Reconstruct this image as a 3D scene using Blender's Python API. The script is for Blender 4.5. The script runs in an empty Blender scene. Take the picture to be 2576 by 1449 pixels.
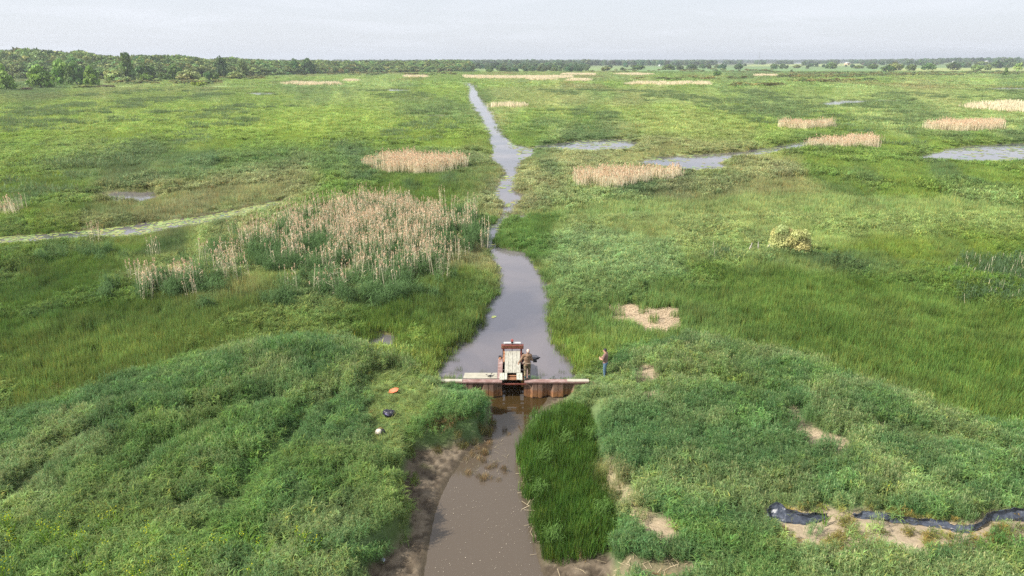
import bpy, bmesh, math, random
import numpy as np
from mathutils import Vector, Matrix

R = math.radians
scene = bpy.context.scene
col = scene.collection
rng = np.random.default_rng(7)
random.seed(7)

# ------------------------------------------------------------------ camera, sky, sun, exposure
CAM_H = 17.0
PITCH = math.atan(1.0 / 3.0)            # 18.43 degrees below the horizon
cd = bpy.data.cameras.new('camera'); cam = bpy.data.objects.new('camera', cd); col.objects.link(cam)
cam.location = (0, 0, CAM_H); cam.rotation_euler = (math.pi / 2 - PITCH, 0, 0)
cd.sensor_width = 36; cd.lens = 24.0; cd.clip_start = 0.1; cd.clip_end = 80000
scene.camera = cam

SUN_EL, SUN_AZ = R(43), math.atan2(-0.90, -0.30)      # azimuth: x, y of the direction towards the sun
sun_dir = Vector((math.cos(SUN_EL) * math.sin(SUN_AZ), math.cos(SUN_EL) * math.cos(SUN_AZ), math.sin(SUN_EL)))
sd_ = bpy.data.lights.new('sun', 'SUN'); sun = bpy.data.objects.new('sun', sd_); col.objects.link(sun)
sd_.energy = 5.0; sd_.angle = R(0.6); sd_.color = (1.0, 0.95, 0.86)
sun.rotation_euler = (-sun_dir).to_track_quat('-Z', 'Y').to_euler()

world = bpy.data.worlds.new('World'); scene.world = world; world.use_nodes = True
wn = world.node_tree; wn.nodes.clear()
def N(t, ty, **k):
    n = t.nodes.new(ty)
    for a, b in k.items(): setattr(n, a, b)
    return n
wo = N(wn, 'ShaderNodeOutputWorld'); bg = N(wn, 'ShaderNodeBackground')
sky = N(wn, 'ShaderNodeTexSky', sky_type='NISHITA', sun_disc=False)
sky.sun_elevation = SUN_EL; sky.sun_rotation = SUN_AZ
sky.air_density = 1.0; sky.dust_density = 1.5; sky.ozone_density = 2.0
# thin high cloud veil over the blue
tc = N(wn, 'ShaderNodeTexCoord'); sep = N(wn, 'ShaderNodeSeparateXYZ')
zz = N(wn, 'ShaderNodeMath', operation='MAXIMUM'); zz.inputs[1].default_value = 0.0
za = N(wn, 'ShaderNodeMath', operation='ADD'); za.inputs[1].default_value = 0.06
dx = N(wn, 'ShaderNodeMath', operation='DIVIDE'); dy = N(wn, 'ShaderNodeMath', operation='DIVIDE')
cmb = N(wn, 'ShaderNodeCombineXYZ')
wn.links.new(tc.outputs['Generated'], sep.inputs[0]); wn.links.new(sep.outputs['Z'], zz.inputs[0])
wn.links.new(zz.outputs[0], za.inputs[0])
wn.links.new(sep.outputs['X'], dx.inputs[0]); wn.links.new(za.outputs[0], dx.inputs[1])
wn.links.new(sep.outputs['Y'], dy.inputs[0]); wn.links.new(za.outputs[0], dy.inputs[1])
wn.links.new(dx.outputs[0], cmb.inputs[0]); wn.links.new(dy.outputs[0], cmb.inputs[1])
cn = N(wn, 'ShaderNodeTexNoise'); cn.inputs['Scale'].default_value = 0.42; cn.inputs['Detail'].default_value = 7
cn.inputs['Roughness'].default_value = 0.62; cn.inputs['Distortion'].default_value = 0.5
wn.links.new(cmb.outputs[0], cn.inputs['Vector'])
cr = N(wn, 'ShaderNodeMapRange', interpolation_type='SMOOTHSTEP')
cr.inputs['From Min'].default_value = 0.44; cr.inputs['From Max'].default_value = 0.74
cr.inputs['To Min'].default_value = 0.78; cr.inputs['To Max'].default_value = 0.93
wn.links.new(cn.outputs['Fac'], cr.inputs['Value'])
mx = N(wn, 'ShaderNodeMix', data_type='RGBA')
wn.links.new(cr.outputs['Result'], mx.inputs[0])
wn.links.new(sky.outputs[0], mx.inputs[6]); mx.inputs[7].default_value = (8.0, 8.35, 9.0, 1)
wn.links.new(mx.outputs[2], bg.inputs['Color']); bg.inputs['Strength'].default_value = 0.086
wn.links.new(bg.outputs[0], wo.inputs[0])
scene.view_settings.view_transform = 'Standard'; scene.view_settings.look = 'None'
scene.view_settings.exposure = 0.42; scene.view_settings.gamma = 1.0
scene.cycles.max_bounces = 6; scene.cycles.diffuse_bounces = 3; scene.cycles.transmission_bounces = 3
scene.cycles.volume_bounces = 0; scene.cycles.transparent_max_bounces = 4
scene.cycles.use_denoising = False; scene.cycles.sample_clamp_indirect = 3.0
scene.cycles.caustics_reflective = False; scene.cycles.caustics_refractive = False

# ------------------------------------------------------------------ helpers
F_Q = 1717.5
def G(qx, qy, z=0.0):
    """where a sight line of the site survey meets the level z (survey sheet is 2576 wide)"""
    u = (qx - 1288) / F_Q; v = (qy - 724.5) / F_Q
    d = np.array([u, math.cos(PITCH) - v * math.sin(PITCH), -math.sin(PITCH) - v * math.cos(PITCH)])
    t = (z - CAM_H) / d[2]
    return (float(d[0] * t), float(d[1] * t))
def GP(pts, z=0.0): return np.array([G(a, b, z) for a, b in pts])

def smooth(a, b, x):
    t = np.clip((x - a) / (b - a), 0, 1); return t * t * (3 - 2 * t)
def mix(a, b, t): return a * (1 - t) + b * t

def _h(ix, iy, s):
    n = (ix.astype(np.int64) * 374761393 + iy.astype(np.int64) * 668265263 + s * 1442695041) & 0xffffffff
    n = ((n ^ (n >> 13)) * 1274126177) & 0xffffffff
    n = n ^ (n >> 16)
    return (n & 0xffffff) / float(0xffffff)
def vnoise(x, y, s=0):
    ix = np.floor(x); iy = np.floor(y); fx = x - ix; fy = y - iy
    fx = fx * fx * (3 - 2 * fx); fy = fy * fy * (3 - 2 * fy)
    a = _h(ix, iy, s); b = _h(ix + 1, iy, s); c = _h(ix, iy + 1, s); d = _h(ix + 1, iy + 1, s)
    return (a * (1 - fx) + b * fx) * (1 - fy) + (c * (1 - fx) + d * fx) * fy
def fbm(x, y, s=0, o=4):
    r = 0; a = 0.5; t = 0
    for k in range(o):
        r = r + a * vnoise(x, y, s + k * 17); t += a; a *= 0.5
        x, y = x * 1.93 + y * 0.52 + 3.1, y * 1.93 - x * 0.52 + 1.7
    return r / t

def sdf(poly, x, y, margin=6.0):
    """signed distance, positive inside"""
    out = np.full(x.shape, -margin * 1.0)
    lo = poly.min(0) - margin; hi = poly.max(0) + margin
    m = (x > lo[0]) & (x < hi[0]) & (y > lo[1]) & (y < hi[1])
    if not m.any(): return out
    px = x[m]; py = y[m]; d2 = np.full(px.shape, 1e18); ins = np.zeros(px.shape, bool)
    n = len(poly)
    for i in range(n):
        ax, ay = poly[i]; bx, by = poly[(i + 1) % n]
        ex, ey = bx - ax, by - ay; L = ex * ex + ey * ey + 1e-12
        t = np.clip(((px - ax) * ex + (py - ay) * ey) / L, 0, 1)
        d2 = np.minimum(d2, (px - ax - t * ex) ** 2 + (py - ay - t * ey) ** 2)
        c = ((ay > py) != (by > py))
        if c.any():
            xi = ax + (py - ay) * ex / (ey if abs(ey) > 1e-12 else 1e-12)
            ins ^= c & (px < xi)
    d = np.sqrt(d2); out[m] = np.where(ins, d, -d)
    return out
def pline(pts, x, y):
    d2 = np.full(x.shape, 1e18)
    for i in range(len(pts) - 1):
        ax, ay = pts[i]; bx, by = pts[i + 1]; ex, ey = bx - ax, by - ay; L = ex * ex + ey * ey + 1e-12
        t = np.clip(((x - ax) * ex + (y - ay) * ey) / L, 0, 1)
        d2 = np.minimum(d2, (x - ax - t * ex) ** 2 + (y - ay - t * ey) ** 2)
    return np.sqrt(d2)

def tag(o, label=None, cat=None, group=None, kind=None):
    if label: o['label'] = label
    if cat: o['category'] = cat
    if group: o['group'] = group
    if kind: o['kind'] = kind
    return o
def link(o, parent=None):
    col.objects.link(o)
    if parent: o.parent = parent
    return o
def np_mesh(name, V, F, mats=(), mi=None, attr=None, smooth_=False):
    """V (n,3) array, F (m,k) int array"""
    me = bpy.data.meshes.new(name); V = np.asarray(V, np.float32); F = np.asarray(F, np.int32)
    me.vertices.add(len(V)); me.vertices.foreach_set('co', V.ravel())
    me.loops.add(F.size); me.loops.foreach_set('vertex_index', F.ravel())
    me.polygons.add(len(F)); me.polygons.foreach_set('loop_start', np.arange(0, F.size, F.shape[1], dtype=np.int32))
    if mi is not None: me.polygons.foreach_set('material_index', np.asarray(mi, np.int32))
    me.polygons.foreach_set('use_smooth', np.full(len(F), smooth_))
    for m in mats: me.materials.append(m)
    if attr is not None:
        for an, av in attr.items():
            a = me.attributes.new(an, 'FLOAT_COLOR', 'POINT')
            c = np.ones((len(V), 4), np.float32); c[:, :3] = av; a.data.foreach_set('color', c.ravel())
    me.update(calc_edges=True)
    return me
def empty(name, loc=(0, 0, 0), rz=0.0):
    o = bpy.data.objects.new(name, None); o.location = loc; o.rotation_euler = (0, 0, rz); o.empty_display_size = 0.2
    return link(o)

class MB:
    """collects boxes, bars and tubes into one mesh"""
    def __init__(s): s.v = []; s.f = []
    def add(s, v, f):
        b = len(s.v); s.v += [tuple(p) for p in v]; s.f += [tuple(b + i for i in q) for q in f]
    def box(s, x0, x1, y0, y1, z0, z1, jit=0):
        r = lambda: random.uniform(-jit, jit)
        v = [(x + r(), y + r(), z + r()) for z in (z0, z1) for x, y in ((x0, y0), (x1, y0), (x1, y1), (x0, y1))]
        s.add(v, [(3, 2, 1, 0), (4, 5, 6, 7), (0, 1, 5, 4), (1, 2, 6, 5), (2, 3, 7, 6), (3, 0, 4, 7)])
    def tube(s, a, b, ra, rb=None, n=8, cap=True):
        rb = ra if rb is None else rb
        a = Vector(a); b = Vector(b); d = (b - a).normalized()
        u = d.orthogonal().normalized(); w = d.cross(u); v = []
        for p, r in ((a, ra), (b, rb)):
            for k in range(n):
                t = 2 * math.pi * k / n; v.append(p + (u * math.cos(t) + w * math.sin(t)) * r)
        f = [(k, (k + 1) % n, n + (k + 1) % n, n + k) for k in range(n)]
        if cap: f += [tuple(range(n))[::-1], tuple(range(n, 2 * n))]
        s.add(v, f)
    def capsule(s, a, b, ra, rb, n=12, m=5):
        """tapered limb with round ends"""
        a = Vector(a); b = Vector(b); L = (b - a).length
        d = (b - a).normalized() if L > 1e-6 else Vector((0, 0, 1)); u = d.orthogonal().normalized(); w = d.cross(u)
        rings = [(a - d * ra * math.sin(math.pi / 2 * (1 - i / m)), ra * math.cos(math.pi / 2 * (1 - i / m))) for i in range(1, m + 1)]
        rings += [(b + d * rb * math.sin(math.pi / 2 * (i / m)), rb * math.cos(math.pi / 2 * (i / m))) for i in range(0, m)]
        v = [a - d * ra]
        for p, r in rings: v += [p + (u * math.cos(2 * math.pi * k / n) + w * math.sin(2 * math.pi * k / n)) * r for k in range(n)]
        v.append(b + d * rb); e = len(v) - 1
        f = [(0, 1 + (k + 1) % n, 1 + k) for k in range(n)]
        for i in range(len(rings) - 1):
            o = 1 + i * n; f += [(o + k, o + (k + 1) % n, o + n + (k + 1) % n, o + n + k) for k in range(n)]
        o = 1 + (len(rings) - 1) * n; f += [(o + k, o + (k + 1) % n, e) for k in range(n)]
        s.add(v, f)
    def ball(s, c, rx, ry, rz, rot=None, n=14, m=9):
        v = []; f = []
        for i in range(m + 1):
            t = math.pi * i / m
            for k in range(n):
                p = 2 * math.pi * k / n; q = Vector((math.sin(t) * math.cos(p) * rx, math.sin(t) * math.sin(p) * ry, math.cos(t) * rz))
                if rot: q = rot @ q
                v.append(Vector(c) + q)
        for i in range(m):
            for k in range(n): f.append((i * n + k, (i + 1) * n + k, (i + 1) * n + (k + 1) % n, i * n + (k + 1) % n))
        s.add(v, f)
    def build(s, name, mat, parent=None, bevel=0, smooth_=False, loc=None):
        me = bpy.data.meshes.new(name); me.from_pydata(s.v, [], s.f); me.materials.append(mat)
        bm = bmesh.new(); bm.from_mesh(me); bmesh.ops.remove_doubles(bm, verts=bm.verts, dist=1e-5)
        bmesh.ops.recalc_face_normals(bm, faces=bm.faces); bm.to_mesh(me); bm.free()
        o = bpy.data.objects.new(name, me); link(o, parent)
        if smooth_: me.polygons.foreach_set('use_smooth', [True] * len(me.polygons))
        if bevel:
            b = o.modifiers.new('bevel', 'BEVEL'); b.width = bevel; b.segments = 2; b.limit_method = 'ANGLE'
        if loc: o.location = loc
        return o

# ------------------------------------------------------------------ materials
M = {}
def mat(name):
    m = bpy.data.materials.new(name); m.use_nodes = True; t = m.node_tree; t.nodes.clear()
    o = N(t, 'ShaderNodeOutputMaterial'); return m, t, o
def blade_mat(name, instancer=True, transl=0.35, rough=0.6, base=None, spec=0.12):
    m, t, o = mat(name)
    bv = N(t, 'ShaderNodeAttribute', attribute_name='bv')
    mu = N(t, 'ShaderNodeMix', data_type='RGBA', blend_type='MULTIPLY'); mu.inputs[0].default_value = 1
    if base is None:
        ti = N(t, 'ShaderNodeAttribute', attribute_name='tint', attribute_type='INSTANCER' if instancer else 'GEOMETRY')
        t.links.new(ti.outputs['Color'], mu.inputs[6])
    else: mu.inputs[6].default_value = (*base, 1)
    t.links.new(bv.outputs['Color'], mu.inputs[7])
    p = N(t, 'ShaderNodeBsdfPrincipled'); p.inputs['Roughness'].default_value = rough
    p.inputs['Specular IOR Level'].default_value = spec
    tr = N(t, 'ShaderNodeBsdfTranslucent'); ms = N(t, 'ShaderNodeMixShader'); ms.inputs[0].default_value = transl
    t.links.new(mu.outputs[2], p.inputs['Base Color']); t.links.new(mu.outputs[2], tr.inputs['Color'])
    t.links.new(p.outputs[0], ms.inputs[1]); t.links.new(tr.outputs[0], ms.inputs[2]); t.links.new(ms.outputs[0], o.inputs[0])
    return m
M['blade'] = blade_mat('grass_blade')
M['plume'] = blade_mat('reed_plume_fluff', base=(0.76, 0.56, 0.38), transl=0.3, rough=0.9, spec=0.1)
M['straw'] = blade_mat('dead_reed_straw', base=(0.84, 0.73, 0.52), transl=0.25, rough=0.8, spec=0.15)
M['yflower'] = blade_mat('yellow_flower', base=(0.52, 0.52, 0.03), transl=0.3, rough=0.8, spec=0.1)

def leaf_mat(name):
    m, t, o = mat(name)
    bv = N(t, 'ShaderNodeAttribute', attribute_name='bv'); oi = N(t, 'ShaderNodeObjectInfo')
    mu = N(t, 'ShaderNodeMix', data_type='RGBA', blend_type='MULTIPLY'); mu.inputs[0].default_value = 1
    t.links.new(oi.outputs['Color'], mu.inputs[6]); t.links.new(bv.outputs['Color'], mu.inputs[7])
    p = N(t, 'ShaderNodeBsdfPrincipled'); p.inputs['Roughness'].default_value = 0.6; p.inputs['Specular IOR Level'].default_value = 0.25
    tr = N(t, 'ShaderNodeBsdfTranslucent'); ms = N(t, 'ShaderNodeMixShader'); ms.inputs[0].default_value = 0.25
    t.links.new(mu.outputs[2], p.inputs['Base Color']); t.links.new(mu.outputs[2], tr.inputs['Color'])
    t.links.new(p.outputs[0], ms.inputs[1]); t.links.new(tr.outputs[0], ms.inputs[2]); t.links.new(ms.outputs[0], o.inputs[0])
    return m
M['leaf'] = leaf_mat('tree_leaf')
M['leaf_inst'] = blade_mat('woodland_leaf', transl=0.25, rough=0.6, spec=0.25)

def surf(name, c1, c2, scale=3.0, rough=0.8, rough2=None, bump=0.0, bscale=None, detail=6, metal=0.0, c3=None, stretch=(1, 1, 1), spec=0.4, lo=0.35, hi=0.65):
    m, t, o = mat(name)
    tcn = N(t, 'ShaderNodeTexCoord'); mp = N(t, 'ShaderNodeMapping'); mp.inputs['Scale'].default_value = stretch
    t.links.new(tcn.outputs['Object'], mp.inputs[0])
    n = N(t, 'ShaderNodeTexNoise'); n.inputs['Scale'].default_value = scale; n.inputs['Detail'].default_value = detail; n.inputs['Roughness'].default_value = 0.65
    t.links.new(mp.outputs[0], n.inputs['Vector'])
    r = N(t, 'ShaderNodeValToRGB'); r.color_ramp.elements[0].position = lo; r.color_ramp.elements[1].position = hi
    r.color_ramp.elements[0].color = (*c1, 1); r.color_ramp.elements[1].color = (*c2, 1)
    if c3: e = r.color_ramp.elements.new((lo + hi) / 2 + 0.02); e.color = (*c3, 1)
    t.links.new(n.outputs['Fac'], r.inputs[0])
    p = N(t, 'ShaderNodeBsdfPrincipled'); p.inputs['Roughness'].default_value = rough; p.inputs['Metallic'].default_value = metal
    p.inputs['Specular IOR Level'].default_value = spec
    t.links.new(r.outputs[0], p.inputs['Base Color'])
    if rough2 is not None:
        mr = N(t, 'ShaderNodeMapRange'); mr.inputs['To Min'].default_value = rough; mr.inputs['To Max'].default_value = rough2
        t.links.new(n.outputs['Fac'], mr.inputs[0]); t.links.new(mr.outputs[0], p.inputs['Roughness'])
    if bump:
        n2 = N(t, 'ShaderNodeTexNoise'); n2.inputs['Scale'].default_value = bscale or scale * 3; n2.inputs['Detail'].default_value = 5
        t.links.new(mp.outputs[0], n2.inputs['Vector'])
        b = N(t, 'ShaderNodeBump'); b.inputs['Strength'].default_value = 1.0; b.inputs['Distance'].default_value = bump
        t.links.new(n2.outputs['Fac'], b.inputs['Height']); t.links.new(b.outputs[0], p.inputs['Normal'])
    t.links.new(p.outputs[0], o.inputs[0])
    return m
M['bark'] = surf('bark', (.05, .04, .03), (.14, .11, .08), 4, .9, bump=.02)
M['plank'] = surf('weathered_plank', (.25, .235, .19), (.48, .45, .38), 2.2, .85, bump=.004, stretch=(9, 1.2, 9), c3=(.44, .42, .34))
M['plank_x'] = surf('weathered_plank_across', (.30, .28, .22), (.56, .52, .42), 2.2, .85, bump=.004, stretch=(1.2, 9, 9), c3=(.44, .41, .32))
M['plank_new'] = surf('pale_mossy_plank', (.30, .31, .20), (.58, .58, .50), 3.0, .8, bump=.004, stretch=(8, 1.5, 8), c3=(.50, .50, .42))
M['rust_cap'] = surf('rusty_red_steel', (.21, .115, .095), (.42, .31, .28), 2.6, .7, bump=.003, c3=(.31, .195, .17))
M['rust_red'] = surf('dark_red_primer_steel', (.10, .028, .02), (.24, .075, .045), 5, .55, bump=.002, c3=(.17, .05, .035))
M['rust_orange'] = surf('orange_rust_steel', (.36, .16, .08), (.56, .28, .15), 5, .7, bump=.002)
M['dark_steel'] = surf('dark_wet_steel', (.015, .012, .012), (.05, .04, .038), 5, .45, bump=.002)
M['white_metal'] = surf('white_painted_metal', (.62, .62, .58), (.80, .80, .76), 8, .5)
M['black_plastic'] = surf('black_plastic', (.010, .011, .016), (.03, .032, .04), 12, .35)
M['red_paint'] = surf('faded_red_paint', (.45, .06, .05), (.62, .20, .17), 15, .5)
M['orange_board'] = surf('orange_plastic_sheet', (.78, .16, .07), (.90, .24, .12), 8, .5)
M['bag'] = surf('black_bag_cloth', (.008, .008, .014), (.03, .028, .05), 14, .45, bump=.006, bscale=9)
M['bag_mark'] = surf('pale_violet_print', (.30, .26, .55), (.42, .38, .70), 20, .6)
M['canvas'] = surf('pale_canvas', (.62, .52, .42), (.80, .72, .62), 9, .8, bump=.006, bscale=14)
M['sand'] = None
M['tarp'] = surf('black_plastic_film', (.020, .026, .042), (.085, .10, .135), 4, .30, rough2=.5, bump=.03, bscale=5, spec=.7)
M['paper'] = surf('bluish_white_plastic', (.55, .60, .72), (.80, .82, .90), 7, .4)
M['dead_wood'] = surf('bleached_dead_wood', (.36, .32, .27), (.66, .62, .56), 6, .85, bump=.01, stretch=(4, 4, 1))
M['skin'] = surf('skin', (.50, .27, .18), (.60, .35, .25), 10, .55)
M['hair'] = surf('dark_hair', (.012, .010, .018), (.03, .025, .035), 60, .5)
M['hoodie'] = surf('brown_hooded_top', (.19, .115, .07), (.31, .195, .125), 12, .9, bump=.01, bscale=9)
M['camo'] = surf('camouflage_cloth', (.06, .055, .03), (.38, .28, .17), 9, .9, bump=.008, bscale=10, c3=(.17, .14, .08), lo=.40, hi=.60)
M['cap_cloth'] = surf('pale_pink_cap_cloth', (.58, .40, .33), (.72, .52, .44), 12, .85)
M['belt'] = surf('pale_webbing', (.34, .27, .19), (.46, .38, .28), 20, .8)
M['tshirt'] = surf('brown_t_shirt_cloth', (.19, .11, .09), (.27, .17, .14), 9, .9, bump=.008, bscale=9)
M['jeans'] = surf('blue_denim', (.06, .12, .19), (.13, .21, .30), 14, .9)
M['boot'] = surf('dark_rubber_boot', (.012, .013, .016), (.03, .03, .034), 12, .5)
M['boot_teal'] = surf('dark_teal_boot', (.012, .04, .05), (.03, .08, .09), 12, .5)
M['barn_white'] = surf('white_barn_cladding', (.68, .68, .66), (.80, .80, .78), .3, .7)
M['barn_roof'] = surf('pale_barn_roof', (.50, .50, .52), (.62, .62, .64), .3, .6)
M['barn_tan'] = surf('tan_barn_cladding', (.62, .45, .33), (.74, .56, .42), .3, .7)
M['barn_dark'] = surf('dark_barn_door', (.05, .05, .05), (.09, .09, .09), .3, .7)
M['mast'] = surf('grey_galvanised_steel', (.30, .31, .34), (.40, .41, .44), .5, .5)

# rusted sheet piling: rust bands, orange tide stain, dark wet foot
def pile_mat():
    m, t, o = mat('rusty_sheet_piling')
    tcn = N(t, 'ShaderNodeTexCoord'); s = N(t, 'ShaderNodeSeparateXYZ'); t.links.new(tcn.outputs['Object'], s.inputs[0])
    n = N(t, 'ShaderNodeTexNoise'); n.inputs['Scale'].default_value = 4; n.inputs['Detail'].default_value = 8; n.inputs['Roughness'].default_value = .7
    mp = N(t, 'ShaderNodeMapping'); mp.inputs['Scale'].default_value = (2.2, 2.2, .8); t.links.new(tcn.outputs['Object'], mp.inputs[0]); t.links.new(mp.outputs[0], n.inputs['Vector'])
    n2 = N(t, 'ShaderNodeTexNoise'); n2.inputs['Scale'].default_value = 3.2; n2.inputs['Detail'].default_value = 4
    t.links.new(tcn.outputs['Object'], n2.inputs['Vector'])
    a = N(t, 'ShaderNodeMath', operation='MULTIPLY_ADD'); a.inputs[1].default_value = .55; t.links.new(n2.outputs['Fac'], a.inputs[0])
    sb = N(t, 'ShaderNodeMath', operation='SUBTRACT'); t.links.new(s.outputs['Z'], sb.inputs[0]); t.links.new(a.outputs[0], sb.inputs[1]); a.inputs[2].default_value = -.27
    mr = N(t, 'ShaderNodeMapRange'); mr.inputs['From Min'].default_value = -.56; mr.inputs['From Max'].default_value = .45
    t.links.new(sb.outputs[0], mr.inputs[0])
    r = N(t, 'ShaderNodeValToRGB'); e = r.color_ramp.elements
    e[0].position = 0.0; e[0].color = (.035, .02, .01, 1); e[1].position = 1.0; e[1].color = (.24, .135, .10, 1)
    for p_, c_ in ((.10, (.05, .025, .012)), (.16, (.30, .155, .065)), (.42, (.27, .135, .07)), (.60, (.25, .165, .12)), (.78, (.20, .125, .095))):
        q = e.new(p_); q.color = (*c_, 1)
    t.links.new(mr.outputs[0], r.inputs[0])
    r2 = N(t, 'ShaderNodeValToRGB'); r2.color_ramp.elements[0].position = .32; r2.color_ramp.elements[0].color = (.55, .52, .5, 1)
    r2.color_ramp.elements[1].position = .68; r2.color_ramp.elements[1].color = (1.25, 1.2, 1.15, 1); t.links.new(n.outputs['Fac'], r2.inputs[0])
    mu = N(t, 'ShaderNodeMix', data_type='RGBA', blend_type='MULTIPLY'); mu.inputs[0].default_value = 1
    t.links.new(r.outputs[0], mu.inputs[6]); t.links.new(r2.outputs[0], mu.inputs[7])
    p = N(t, 'ShaderNodeBsdfPrincipled'); p.inputs['Roughness'].default_value = .75
    b = N(t, 'ShaderNodeBump'); b.inputs['Distance'].default_value = .006; t.links.new(n.outputs['Fac'], b.inputs['Height']); t.links.new(b.outputs[0], p.inputs['Normal'])
    t.links.new(mu.outputs[2], p.inputs['Base Color']); t.links.new(p.outputs[0], o.inputs[0])
    return m
M['pile'] = pile_mat()

def water_mat(name, deep, silt, ripple, rscale, ior, sc, rough=.04, vert=None):
    """turbid water: suspended silt colour under a rippled reflecting surface"""
    m, t, o = mat(name)
    ge = N(t, 'ShaderNodeNewGeometry')
    n = N(t, 'ShaderNodeTexNoise'); n.inputs['Scale'].default_value = sc; n.inputs['Detail'].default_value = 5; n.inputs['Distortion'].default_value = .6
    t.links.new(ge.outputs['Position'], n.inputs['Vector'])
    r = N(t, 'ShaderNodeValToRGB'); r.color_ramp.elements[0].position = .35; r.color_ramp.elements[1].position = .68
    r.color_ramp.elements[0].color = (*deep, 1); r.color_ramp.elements[1].color = (*silt, 1)
    if vert:      # silt thickens away from the gate along the channel
        s = N(t, 'ShaderNodeSeparateXYZ'); t.links.new(ge.outputs['Position'], s.inputs[0])
        mr = N(t, 'ShaderNodeMapRange'); mr.inputs['From Min'].default_value = vert[0]; mr.inputs['From Max'].default_value = vert[1]
        mr.inputs['To Min'].default_value = -.34; mr.inputs['To Max'].default_value = .34
        t.links.new(s.outputs['Y'], mr.inputs[0])
        ad = N(t, 'ShaderNodeMath', operation='ADD'); t.links.new(n.outputs['Fac'], ad.inputs[0]); t.links.new(mr.outputs[0], ad.inputs[1])
        t.links.new(ad.outputs[0], r.inputs[0])
    else: t.links.new(n.outputs['Fac'], r.inputs[0])
    n2 = N(t, 'ShaderNodeTexNoise'); n2.inputs['Scale'].default_value = rscale; n2.inputs['Detail'].default_value = 3
    mp = N(t, 'ShaderNodeMapping'); mp.inputs['Scale'].default_value = (1, .45, 1); t.links.new(ge.outputs['Position'], mp.inputs[0]); t.links.new(mp.outputs[0], n2.inputs['Vector'])
    b = N(t, 'ShaderNodeBump'); b.inputs['Distance'].default_value = ripple; t.links.new(n2.outputs['Fac'], b.inputs['Height'])
    p = N(t, 'ShaderNodeBsdfPrincipled'); p.inputs['Roughness'].default_value = rough; p.inputs['IOR'].default_value = ior
    t.links.new(r.outputs[0], p.inputs['Base Color']); t.links.new(b.outputs[0], p.inputs['Normal']); t.links.new(p.outputs[0], o.inputs[0])
    return m
M['water_up'] = water_mat('still_marsh_water', (.090, .088, .108), (.195, .168, .170), .012, 3.0, 1.6, .12)
M['water_down'] = water_mat('silty_channel_water', (.050, .032, .012), (.100, .077, .055), .004, 5.0, 1.5, .35, vert=(33.0, 27.5))

def ground_mat():
    m, t, o = mat('ground_soil_and_sward')
    a = N(t, 'ShaderNodeAttribute', attribute_name='col'); ge = N(t, 'ShaderNodeNewGeometry')
    n = N(t, 'ShaderNodeTexNoise'); n.inputs['Scale'].default_value = 5; n.inputs['Detail'].default_value = 9; n.inputs['Roughness'].default_value = .7
    t.links.new(ge.outputs['Position'], n.inputs['Vector'])
    n3 = N(t, 'ShaderNodeTexNoise'); n3.inputs['Scale'].default_value = .12; n3.inputs['Detail'].default_value = 9; n3.inputs['Roughness'].default_value = .75
    t.links.new(ge.outputs['Position'], n3.inputs['Vector'])
    r = N(t, 'ShaderNodeMapRange'); r.inputs['From Min'].default_value = .3; r.inputs['From Max'].default_value = .7; r.inputs['To Min'].default_value = .72; r.inputs['To Max'].default_value = 1.22
    t.links.new(n.outputs['Fac'], r.inputs[0])
    r3 = N(t, 'ShaderNodeMapRange'); r3.inputs['From Min'].default_value = .35; r3.inputs['From Max'].default_value = .65; r3.inputs['To Min'].default_value = .82; r3.inputs['To Max'].default_value = 1.16
    t.links.new(n3.outputs['Fac'], r3.inputs[0])
    ml = N(t, 'ShaderNodeMath', operation='MULTIPLY'); t.links.new(r.outputs[0], ml.inputs[0]); t.links.new(r3.outputs[0], ml.inputs[1])
    mu = N(t, 'ShaderNodeVectorMath', operation='SCALE'); t.links.new(a.outputs['Color'], mu.inputs[0]); t.links.new(ml.outputs[0], mu.inputs['Scale'])
    b = N(t, 'ShaderNodeBump'); b.inputs['Distance'].default_value = .05; t.links.new(n.outputs['Fac'], b.inputs['Height'])
    p = N(t, 'ShaderNodeBsdfPrincipled'); p.inputs['Roughness'].default_value = .85; p.inputs['Specular IOR Level'].default_value = .25
    t.links.new(mu.outputs[0], p.inputs['Base Color']); t.links.new(b.outputs[0], p.inputs['Normal']); t.links.new(p.outputs[0], o.inputs[0])
    return m
M['ground'] = ground_mat()

# ------------------------------------------------------------------ the site plan (polygons on the ground)
DW = -0.5                      # level of the water below the gate; the marsh water lies at 0
rows = [(208,1174,1188),(225,1182,1197),(245,1178,1206),(262,1186,1224),(280,1200,1237),(300,1212,1248),(320,1222,1252),(345,1232,1270),
        (362,1236,1290),(372,1240,1330),(385,1240,1345),(395,1236,1330),(405,1240,1308),(420,1262,1302),(435,1274,1300),(450,1268,1298),(465,1254,1288),(480,1244,1284),
        (492,1244,1322),(505,1258,1304),(515,1270,1292),(535,1268,1284),(555,1252,1272),(572,1222,1262),(590,1204,1252),(610,1202,1246),(622,1208,1246),
        (632,1228,1310),(650,1238,1336),(680,1250,1358),(710,1258,1374),(735,1260,1378),(752,1245,1381),(780,1222,1384),(810,1205,1387),(840,1186,1390),
        (870,1150,1400),(890,1125,1418),(910,1105,1440),(930,1090,1452),(946,1090,1452),(962,1110,1448)]
RIVER = GP([(l - (4 if y < 510 else 0), y) for y, l, r in rows] + [(r + (4 if y < 510 else 0), y) for y, l, r in rows[::-1]])
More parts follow.
